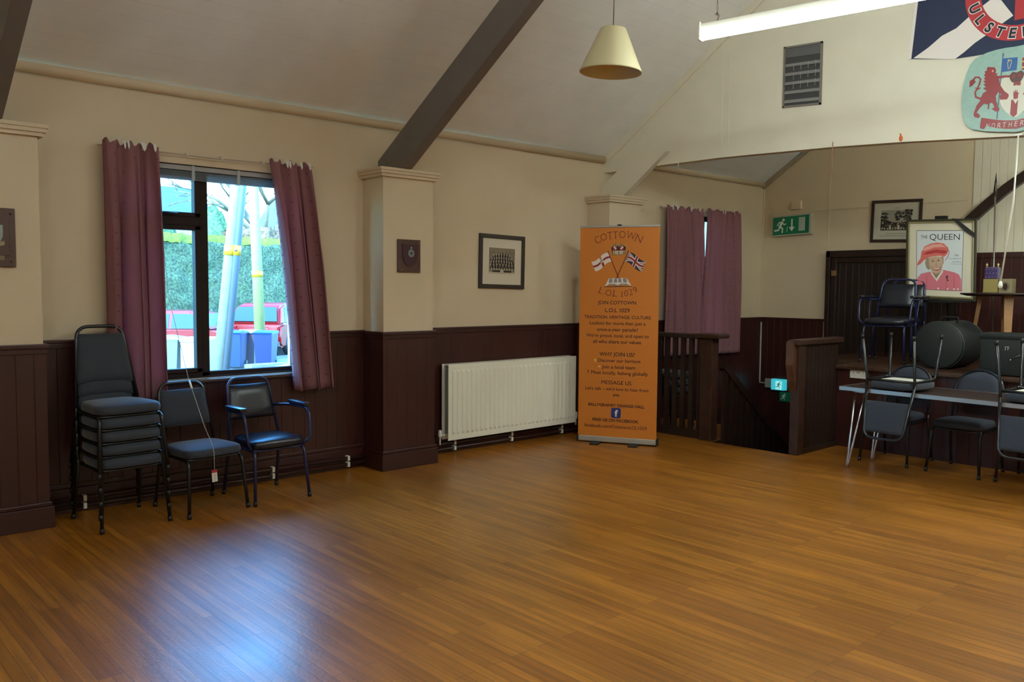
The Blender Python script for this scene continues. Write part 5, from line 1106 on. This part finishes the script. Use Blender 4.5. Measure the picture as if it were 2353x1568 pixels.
sc_ = (mx_, [(4.191,3.102)][0][1]); A.poly([(sc_[0]+(0.072 if i % 2 == 0 else 0.040)*math.cos(PI/2+PI*i/6), sc_[1]+(0.072 if i % 2 == 0 else 0.040)*math.sin(PI/2+PI*i/6)) for i in range(12)], 0, 5)
A.poly([(sc_[0]-0.014, sc_[1]-0.035), (sc_[0]+0.014, sc_[1]-0.035), (sc_[0]+0.017, sc_[1]), (sc_[0]+0.026, sc_[1]+0.008), (sc_[0]+0.012, sc_[1]+0.008), (sc_[0]+0.009, sc_[1]+0.036), (sc_[0]+0.002, sc_[1]+0.014), (sc_[0]-0.004, sc_[1]+0.040), (sc_[0]-0.008, sc_[1]+0.014), (sc_[0]-0.015, sc_[1]+0.032), (sc_[0]-0.018, sc_[1])], 1, 6)
cz_ = sc_[1]+0.118; A.poly([(mx_-0.045, cz_), (mx_-0.052, cz_+0.03), (mx_-0.03, cz_+0.055), (mx_, cz_+0.045), (mx_+0.03, cz_+0.055), (mx_+0.052, cz_+0.03), (mx_+0.045, cz_), (mx_+0.03, cz_-0.025), (mx_-0.03, cz_-0.025)], 2, 6); A.ell(mx_-0.02, cz_+0.02, 0.012, 0.014, 1, 7, 10); A.ell(mx_+0.02, cz_+0.02, 0.012, 0.014, 1, 7, 10)
A.build('shield', [mat('shield_silver', (206, 200, 184), 0.4), RL, mat('crown_brown', (84, 44, 36), 0.4)], t)
SC = [(3.957,2.96),(3.983,2.953),(4.068,2.927),(4.133,2.914),(4.199,2.907)]; SB = [(4.202,2.842),(4.135,2.851),(4.071,2.865),(3.991,2.894),(3.977,2.868),(3.949,2.88),(3.951,2.919)]
A = Art(**AO); A.poly(SC + [(2*CM-x, z) for x, z in SC[::-1][1:]] + [(2*CM-x, z) for x, z in SB[::-1][:-1]] + SB, 0, 3)
tx_ = [(3.994,2.92),(4.03,2.908),(4.069,2.897),(4.108,2.888),(4.147,2.882),(4.185,2.876),(4.222,2.874),(4.258,2.874)]
ltr = 'NORTHERN IRELAND'; xs = [tx_[0][0]+ (tx_[-1][0]-tx_[0][0])*i/9.0 for i in range(16)]
for i, ch in enumerate(ltr):
    if ch == ' ': continue
    x = tx_[0][0]+0.012+(0.0395)*i; k = (x-CM)/0.32; z = tx_[5][1] + 0.004 + 0.026*k*k
    A.text(ch, x, z, height=0.040, width=None if ch == 'I' else 0.024, m=1, l=5, bold=-0.005, shear=0.15)
A.build('scroll', [RL, mat('scroll_silver', (206, 190, 180), 0.4)], t)
t = thing('pull_cord', 'long white pull cord with a white bob hanging from the beam at the right', 'cord', (4.19, G-0.03, 1.65))
b = MB(); b.tube([(4.215, G-0.022, 2.795), (4.20, G-0.02, 2.3), (4.135, G-0.02, 1.67)], 0.0065, 8); b.build('cord', mat('white_pull_cord', (222, 220, 206), 0.5), t)
b = MB(); b.lathe([(0.0, 1.625), (0.014, 1.632), (0.017, 1.65), (0.010, 1.68), (0.0, 1.685)], (4.134, G-0.02, 0), n=14); b.build('bob', WHITEPL, t)
b = MB(); b.box((4.19, G-0.03, 2.79), (4.245, G+0.001, 2.805), bevel=0.004); b.build('cord_bracket', WHITEPL, t)
tag(MB().tube([(2.72, G-0.012, 2.93), (2.722, G-0.014, 2.80), (2.718, G-0.014, 2.72), (2.728, G-0.014, 2.61)], 0.0035, 6).build('ribbon_end', mat('faded_pink_thread', (150, 104, 92), 0.7)), 'short faded pink thread dangling from the beam edge below the vent', 'thread')
tag(MB().tube([(1.04, G-0.01, 2.94), (1.035, G-0.012, 2.90), (1.028, G-0.012, 2.865)], 0.004, 6).build('string_end', mat('pale_string', (176, 170, 156), 0.7)), 'short pale string end on the beam above the white brace', 'string')
b = MB(); b.ball((3.322, G-0.012, 2.885), 0.02, sq=(0.8, 0.4, 1.25), n=12); b.tube([(3.325, G-0.012, 2.90), (3.315, G-0.012, 2.925)], 0.006, 6); tag(b.build('balloon_scrap', mat('orange_rubber', (206, 92, 34), 0.45)), 'orange balloon scrap pinned to the beam edge between vent and coat of arms', 'balloon')

# ------------------------------------------------------------------ outdoors, seen through the window
struct(MB().box((-12.0, -40, -0.8), (-0.27, 60, -0.4)).box((-70, -40, -0.8), (-12.0, 60, -0.55)), 'ground_outside', mat('grey_tarmac', (92, 92, 90), 0.9, noise=0.1, nscale=3))
def leafmat(name, a, c_):
    m = bpy.data.materials.new(name); m.use_nodes = True; nt = m.node_tree; b_ = nt.nodes['Principled BSDF']; b_.inputs['Roughness'].default_value = 0.8
    g_ = nt.nodes.new('ShaderNodeNewGeometry'); n_ = nt.nodes.new('ShaderNodeTexNoise'); n_.inputs['Scale'].default_value = 13; n_.inputs['Detail'].default_value = 8; n_.inputs['Roughness'].default_value = 0.75
    r_ = nt.nodes.new('ShaderNodeValToRGB'); r_.color_ramp.elements[0].position = 0.42; r_.color_ramp.elements[1].position = 0.58; r_.color_ramp.elements[0].color = rgb(a); r_.color_ramp.elements[1].color = rgb(c_)
    nt.links.new(g_.outputs['Position'], n_.inputs['Vector']); nt.links.new(n_.outputs['Fac'], r_.inputs[0]); nt.links.new(r_.outputs[0], b_.inputs['Base Color']); return m
HED = leafmat('hedge_leaves', (26, 38, 24), (80, 94, 62)); HTOP = leafmat('hedge_new_growth', (84, 90, 20), (122, 118, 26)); BUSH = leafmat('bush_leaves', (40, 62, 36), (92, 116, 66)); TWIG = leafmat('dry_twigs', (96, 66, 46), (146, 110, 82))
def lumpy(c0, half, n, amp, seed):
    b = MB(); rnd = random.Random(seed); g = bmesh.ops.create_icosphere(b.bm, subdivisions=n, radius=1.0)
    from mathutils import noise as nz
    for v in g['verts']:
        p = v.co.normalized(); q = Vector([math.copysign(abs(k)**0.45, k) for k in p]) if half[3] else p
        d_ = 1 + amp*nz.noise(p*5+Vector((seed, 0, 0))) + amp*0.7*nz.noise(p*19+Vector((0, seed, 0)))
        v.co = Vector((c0[0]+q.x*half[0]*d_, c0[1]+q.y*half[1]*d_, c0[2]+q.z*half[2]*d_))
    for f in b.bm.faces: f.smooth = True
    return b
def hbox(x0, x1, y0, y1, z0, z1, seed, amp=0.10, st=0.16):
    """clipped hedge: box grid pushed about by noise"""
    from mathutils import noise as nz
    b = MB(); ny, nz_ = int((y1-y0)/st), int((z1-z0)/st); 
    def D(p): return Vector(p) + Vector((1, 0.3, 0.6))*amp*nz.noise(Vector(p)*2.2+Vector((seed, 0, 0))) + Vector((1, 0.2, 0.4))*amp*nz.noise(Vector(p)*6.5)
    F = [[b.bm.verts.new(D((x1, y0+(y1-y0)*i/ny, z0+(z1-z0)*j/nz_))) for i in range(ny+1)] for j in range(nz_+1)]
    Tt = [[b.bm.verts.new(D((x1+(x0-x1)*k/5, y0+(y1-y0)*i/ny, z1))) for i in range(ny+1)] for k in range(1, 6)]
    Bk = [b.bm.verts.new((x0, y0+(y1-y0)*i/ny, z0)) for i in range(ny+1)]
    rows = F + Tt + [Bk]
    for a, c_ in zip(rows, rows[1:]):
        for i in range(ny): b.bm.faces.new((a[i], a[i+1], c_[i+1], c_[i])).smooth = True
    return b
h = thing('hedge', 'tall clipped green hedge behind the cars outside the window', 'hedge', (-23.5, 13, -0.55))
hbox(-24.8, -23.0, 6.0, 24.0, -0.55, 3.14, 3).build('foliage', HED, h); hbox(-24.7, -22.98, 6.0, 24.0, 3.10, 3.40, 9, 0.14).build('new_growth', HTOP, h)
b = hbox(-27.2, -25.6, 14.6, 28.0, -0.55, 3.95, 5, 0.35); tag(b.build('twiggy_hedge', TWIG), 'reddish bare twiggy hedge behind the green hedge', 'hedge')
tag(lumpy((-28.6, 14.6, 2.3), (1.1, 0.9, 2.5, 0), 4, 0.18, 4).build('garden_bush', BUSH), 'pale green garden bush behind the hedge right of the window mullion', 'bush')
tag(lumpy((-30.0, 12.9, 2.4), (1.0, 0.9, 2.2, 0), 4, 0.18, 14).build('garden_bush', BUSH), 'small green bush below the slate roof', 'bush')
def house(name, label, x, y, w, d_, hz, rz, roof_m, wall_m, wins):
    t = thing(name, label, 'house', (x, y, -0.4))
    MB().box((x-d_/2, y-w/2, -0.4), (x+d_/2, y+w/2, hz)).build('wall', wall_m, t)
    b = MB(); b.prism([(x-d_/2-0.3, y-w/2-0.3, hz-0.1), (x+d_/2+0.3, y-w/2-0.3, hz-0.1), (x, y-w/2-0.3, rz)], (0, w+0.6, 0)); b.build('roof', roof_m, t)
    for yy_, zz_ in wins:
        f = MB().box((x+d_/2, yy_-0.6, zz_-0.6), (x+d_/2+0.06, yy_+0.6, zz_+0.6)).build('window', WHITEP, t); MB().box((x+d_/2+0.06, yy_-0.5, zz_-0.5), (x+d_/2+0.08, yy_+0.5, zz_+0.5)).build('pane', mat('far_pane', (70, 84, 100), 0.2), f)
    MB().box((x-0.35, y-w/2+0.8, rz-0.6), (x+0.35, y-w/2+1.5, rz+0.9)).build('chimney', wall_m, t)
    return t
SLATE = mat('blue_grey_slate', (62, 68, 78), 0.6, noise=0.1, nscale=3); REND = mat('pale_render', (170, 164, 150), 0.8)
house('house', 'house with a blue grey slate roof behind the hedge on the left', -35, 13.6, 4.6, 6, 5.0, 6.4, SLATE, REND, ((12.6, 2.2), (14.6, 2.2)))
house('house', 'second slate roofed house behind the yellow pole on the right', -37.5, 26.5, 8, 6, 5.1, 7.1, mat('grey_slate', (74, 76, 82), 0.6, noise=0.1, nscale=3), REND, ((24.5, 2.0), (28.5, 2.0)))
t = thing('bare_tree', 'bare branching tree behind the leaning pole outside', 'tree', (-28.9, 17.4, -0.55))
BARK = mat('pale_bark', (104, 90, 72), 0.8, noise=0.2, nscale=8); rnd = random.Random(12)
b = MB(); b.tube([(-28.9, 17.4, -0.55), (-28.9, 17.3, 2.0), (-28.8, 17.0, 3.5)], [0.32, 0.26, 0.2], 10); b.build('trunk', BARK, t)
b = MB()
def branch(p, d_, L, r, k):
    q = p + d_*L; mid = (p+q)/2 + Vector((rnd.uniform(-1, 1), rnd.uniform(-1, 1), rnd.uniform(-0.5, 0.5)))*L*0.08
    b.tube([p, mid, q], [r, r*0.8, r*0.6], 6)
    if k:
        for _ in range(3): branch(q if rnd.random() < 0.6 else mid, (d_ + Vector((rnd.uniform(-1, 1), rnd.uniform(-1, 1), rnd.uniform(-0.5, 0.7)))*0.75).normalized(), L*rnd.uniform(0.6, 0.85), r*0.55, k-1)
for d_ in ((0.2, -0.9, 0.8), (0.1, 0.7, 1.0), (0.5, -0.1, 1.0), (-0.3, -0.4, 1.0), (0.2, 1.0, 0.5)): branch(Vector((-28.8, 17.0, 3.4)), Vector(d_).normalized(), 2.0, 0.13, 4)
b.build('branches', BARK, t)
POLW = mat('weathered_pole', (128, 124, 112), 0.7, noise=0.12, nscale=6); POLY = mat('yellowed_pole', (132, 120, 70), 0.7, noise=0.08, nscale=6); YT = mat('yellow_warning_tape', (170, 116, 6), 0.5); GUARD = mat('grey_blue_cable_guard', (78, 82, 88), 0.5)
t = thing('leaning_pole', 'pale leaning utility pole with a grey cable guard and yellow band', 'utility pole', (-8.16, 6.16, -0.4))
dv = Vector((0.04, 0.37, 3.5)).normalized(); p0 = Vector((-8.15, 6.13, -0.4))
b = MB(); b.tube([p0, p0+dv*7.5], [0.125, 0.10], 20); b.build('pole', POLW, t)
sd_ = Vector((0.66, 0.75, 0)).normalized()
b = MB(); q0 = p0 + sd_*0.13 + Vector((0.06, -0.05, 0)); b.tube([q0, q0+dv*7.4], 0.062, 12); b.build('cable_guard', GUARD, t)
b = MB(); b.tube([p0+dv*2.56, p0+dv*2.74], 0.128, 20); b.tube([q0+dv*2.56, q0+dv*2.74], 0.066, 12); b.build('yellow_band', YT, t)
b = MB(); b.obox(q0+dv*2.65+Vector((0.05, -0.05, 0)), sd_, dv.cross(sd_), dv, (0.02, 0.02, 0.012)); b.build('band_mark', BLACKP, t)
t = thing('yellowed_pole', 'straight yellowish utility pole with a yellow band behind the blue bins', 'utility pole', (-16.1, 10.78, -0.55))
p0 = Vector((-16.11, 10.776, -0.55)); dv = Vector((-0.34, 0.02, 4.245)).normalized()
b = MB(); b.tube([p0, p0+dv*8], [0.155, 0.13], 18); b.build('pole', POLY, t); b = MB(); b.tube([p0+dv*2.42, p0+dv*2.59], 0.160, 18); b.build('yellow_band', YT, t)
def bin_(name, label, x, y, h, rz, bm_, lm_, cat='wheelie bin', z=-0.55):
    t = thing(name, label, cat); t.location = (x, y, z); t.rotation_euler = (0, 0, rz)
    b = MB(); w0, w1 = 0.20, 0.24; vs = [b.bm.verts.new(p) for p in ((-0.22, -w0, 0.06), (0.24, -w0, 0.06), (0.24, w0, 0.06), (-0.22, w0, 0.06), (-0.33, -w1, h-0.08), (0.30, -w1, h-0.08), (0.30, w1, h-0.08), (-0.33, w1, h-0.08))]
    for q in ((3,2,1,0),(4,5,6,7),(0,1,5,4),(1,2,6,5),(2,3,7,6),(3,0,4,7)): b.bm.faces.new([vs[i] for i in q])
    b.build('bin_body', bm_, t); b = MB(); b.prism([(-0.36, -0.255, h-0.09), (0.34, -0.255, h-0.09), (0.36, -0.255, h-0.05), (0.0, -0.255, h), (-0.36, -0.255, h-0.03)], (0, 0.51, 0), bevel=0.01); b.build('lid', lm_, t)
    for s_ in (-1, 1): b = MB(); b.lathe([(0.0, -0.03), (0.08, -0.03), (0.10, -0.02), (0.10, 0.02), (0.08, 0.03), (0.0, 0.03)], (-0.24, s_*0.21, 0.10), n=20, axis=(0, 1, 0)); b.build('wheel', BLACKP, t)
    b = MB(); b.tube([(-0.40, -0.25, h-0.10), (-0.40, 0.25, h-0.10)], 0.018, 8); b.build('handle', bm_, t)
    return t
BLUE = mat('blue_bin', (8, 36, 98), 0.4); BLUEL = mat('bright_blue_lid', (12, 60, 124), 0.4); GRB = mat('grey_bin', (96, 102, 106), 0.5); BRB = mat('brown_bin', (96, 78, 84), 0.5)
RB = math.radians(-42)
bin_('wheelie_bin', 'bright blue wheelie bin immediately right of the leaning pole', -14.75, 9.40, 1.0, RB, BLUE, BLUEL)
bin_('wheelie_bin', 'brown grey wheelie bin between the two blue bins', -15.2, 10.0, 0.98, RB, BRB, mat('pale_bin_lid', (176, 176, 186), 0.5))
bin_('wheelie_bin', 'dark blue wheelie bin in front of the yellowish pole', -14.3, 10.05, 1.0, RB, mat('dark_blue_bin', (8, 22, 84), 0.4), BLUEL)
bin_('wheelie_bin', 'grey wheelie bin with visible wheel at the lower left of the window', -11.4, 6.45, 0.97, math.radians(48), GRB, mat('grey_bin_lid', (130, 134, 136), 0.5), z=-0.4)
t = thing('storage_box', 'pale white storage box beside the grey bin outside', 'box', (-10.9, 6.95, -0.4))
U = Vector((0.67, 0.74, 0)); N_ = Vector((0.74, -0.67, 0)); b = MB(); b.obox((-10.9, 6.93, 0.03), U, N_, (0, 0, 1), (0.30, 0.3, 0.43), bevel=0.03); b.build('box_body', mat('pale_plastic_box', (158, 160, 146), 0.5), t); b = MB(); b.obox((-10.9, 6.93, 0.49), U, N_, (0, 0, 1), (0.32, 0.32, 0.04), bevel=0.02); b.build('lid', mat('white_lid', (170, 170, 160), 0.5), t)
struct(MB().box((-7.95, 6.55, -0.4), (-7.65, 14, 0.20)), 'wall_garden', mat('grey_concrete_wall', (112, 112, 110), 0.85, noise=0.1, nscale=6))
def car(label, x, y, rz, bodyc, L=4.1, hatch=True, z=-0.55):
    t = thing('car', label, 'car'); t.location = (x, y, z); t.rotation_euler = (0, 0, rz)
    h = L/2; BP = mat('car_paint_%d_%d_%d' % bodyc, bodyc, 0.35, spec=0.3)
    low = [(-h, 0.32), (-h-0.02, 0.55), (-h+0.05, 0.84), (-h+0.35, 0.90), (h-1.25, 0.90), (h-0.35, 0.76), (h-0.03, 0.60), (h, 0.34), (h-0.15, 0.22), (-h+0.15, 0.22)]
    b = MB(); b.prism([(px, -0.84, pz) for px, pz in low], (0, 1.68, 0), bevel=0.06); b.build('body', BP, t, smooth=45)
    cab = [(-h+0.10, 0.86), (-h+0.45, 1.34), (-h+0.85, 1.43), (0.25, 1.43), (0.62, 1.34), (h-1.15, 0.88)]
    b = MB(); n = len(cab); a_ = [b.bm.verts.new((px, -0.80+(pz-0.86)*0.28, pz)) for px, pz in cab]; c_ = [b.bm.verts.new((px, 0.80-(pz-0.86)*0.28, pz)) for px, pz in cab]
    b.bm.faces.new(a_[::-1]); b.bm.faces.new(c_)
    for i in range(n): b.bm.faces.new((a_[i], a_[(i+1) % n], c_[(i+1) % n], c_[i]))
    bmesh.ops.bevel(b.bm, geom=list(b.bm.edges), offset=0.05, segments=2, affect='EDGES'); b.build('cabin', BP, t, smooth=45)
    CG = mat('car_glass', (44, 58, 74), 0.15, spec=0.25)
    yy_ = lambda pz, s_: s_*(0.807-(pz-0.86)*0.28)
    for s_ in (-1, 1):
        for poly in (((-h+0.50, 0.93), (-h+0.72, 1.33), (-0.32, 1.35), (-0.32, 0.93)), ((-0.24, 0.93), (-0.24, 1.35), (0.28, 1.35), (0.62, 1.24), (h-1.38, 0.93))):
            b = MB(); b.poly([(px, yy_(pz, s_), pz) for px, pz in poly]); b.build('side_window', CG, t)
    b = MB(); b.quad([(h-1.19, -0.70, 0.93), (h-1.19, 0.70, 0.93), (0.66, 0.58, 1.345), (0.66, -0.58, 1.345)]); b.build('windscreen', CG, t)
    b = MB(); b.quad([(-h+0.10, -0.70, 0.95), (-h+0.10, 0.70, 0.95), (-h+0.39, 0.58, 1.34), (-h+0.39, -0.58, 1.34)]); b.build('rear_window', CG, t)
    for px in (-h+0.75, h-0.80):
        for s_ in (-1, 1):
            b = MB(); b.lathe([(0.0, -0.09), (0.26, -0.09), (0.31, -0.07), (0.31, 0.07), (0.26, 0.09), (0.0, 0.09)], (px, s_*0.78, 0.31), n=28, axis=(0, 1, 0)); w_ = b.build('wheel', BLACKP, t)
            b = MB(); b.lathe([(0.0, 0.02), (0.05, 0.02), (0.20, 0.0), (0.21, -0.02)], (px, s_*0.875, 0.31), n=20, axis=(0, s_, 0)); b.build('hubcap', ALU, w_)
    for s_ in (-1, 1):
        MB().box((-h-0.03, s_*0.62-0.14, 0.64), (-h+0.1, s_*0.62+0.14, 0.82), bevel=0.02).build('tail_lamp', mat('tail_lamp_red', (150, 14, 20), 0.2), t)
        MB().box((h-0.22, s_*0.62-0.15, 0.58), (h-0.03, s_*0.62+0.15, 0.70), bevel=0.02).build('head_lamp', mat('head_lamp', (210, 216, 220), 0.15), t)
        MB().box((0.72, s_*0.88-0.08, 0.90), (0.86, s_*0.88+0.08, 1.02), bevel=0.02).build('door_mirror', BP, t)
    MB().box((-h-0.035, -0.26, 0.50), (-h+0.02, 0.26, 0.61)).build('number_plate', mat('plain_plate', (226, 214, 150), 0.5), t)
    MB().box((-h-0.04, -0.80, 0.26), (-h+0.06, 0.80, 0.40), bevel=0.02).build('bumper', mat('dark_bumper', (60, 58, 60), 0.5), t)
    return t
car('red hatchback parked side on outside, left of the leaning pole', -18.25, 9.6, math.radians(46), (124, 10, 18))
car('red car seen from behind at the right of the window', -19.6, 13.1, math.radians(132), (130, 8, 10)).scale = (1.08, 1.08, 1.13)
car('pale silver car low at the right corner of the window', -4.75, 7.55, math.radians(-90), (150, 154, 146), z=-0.4)
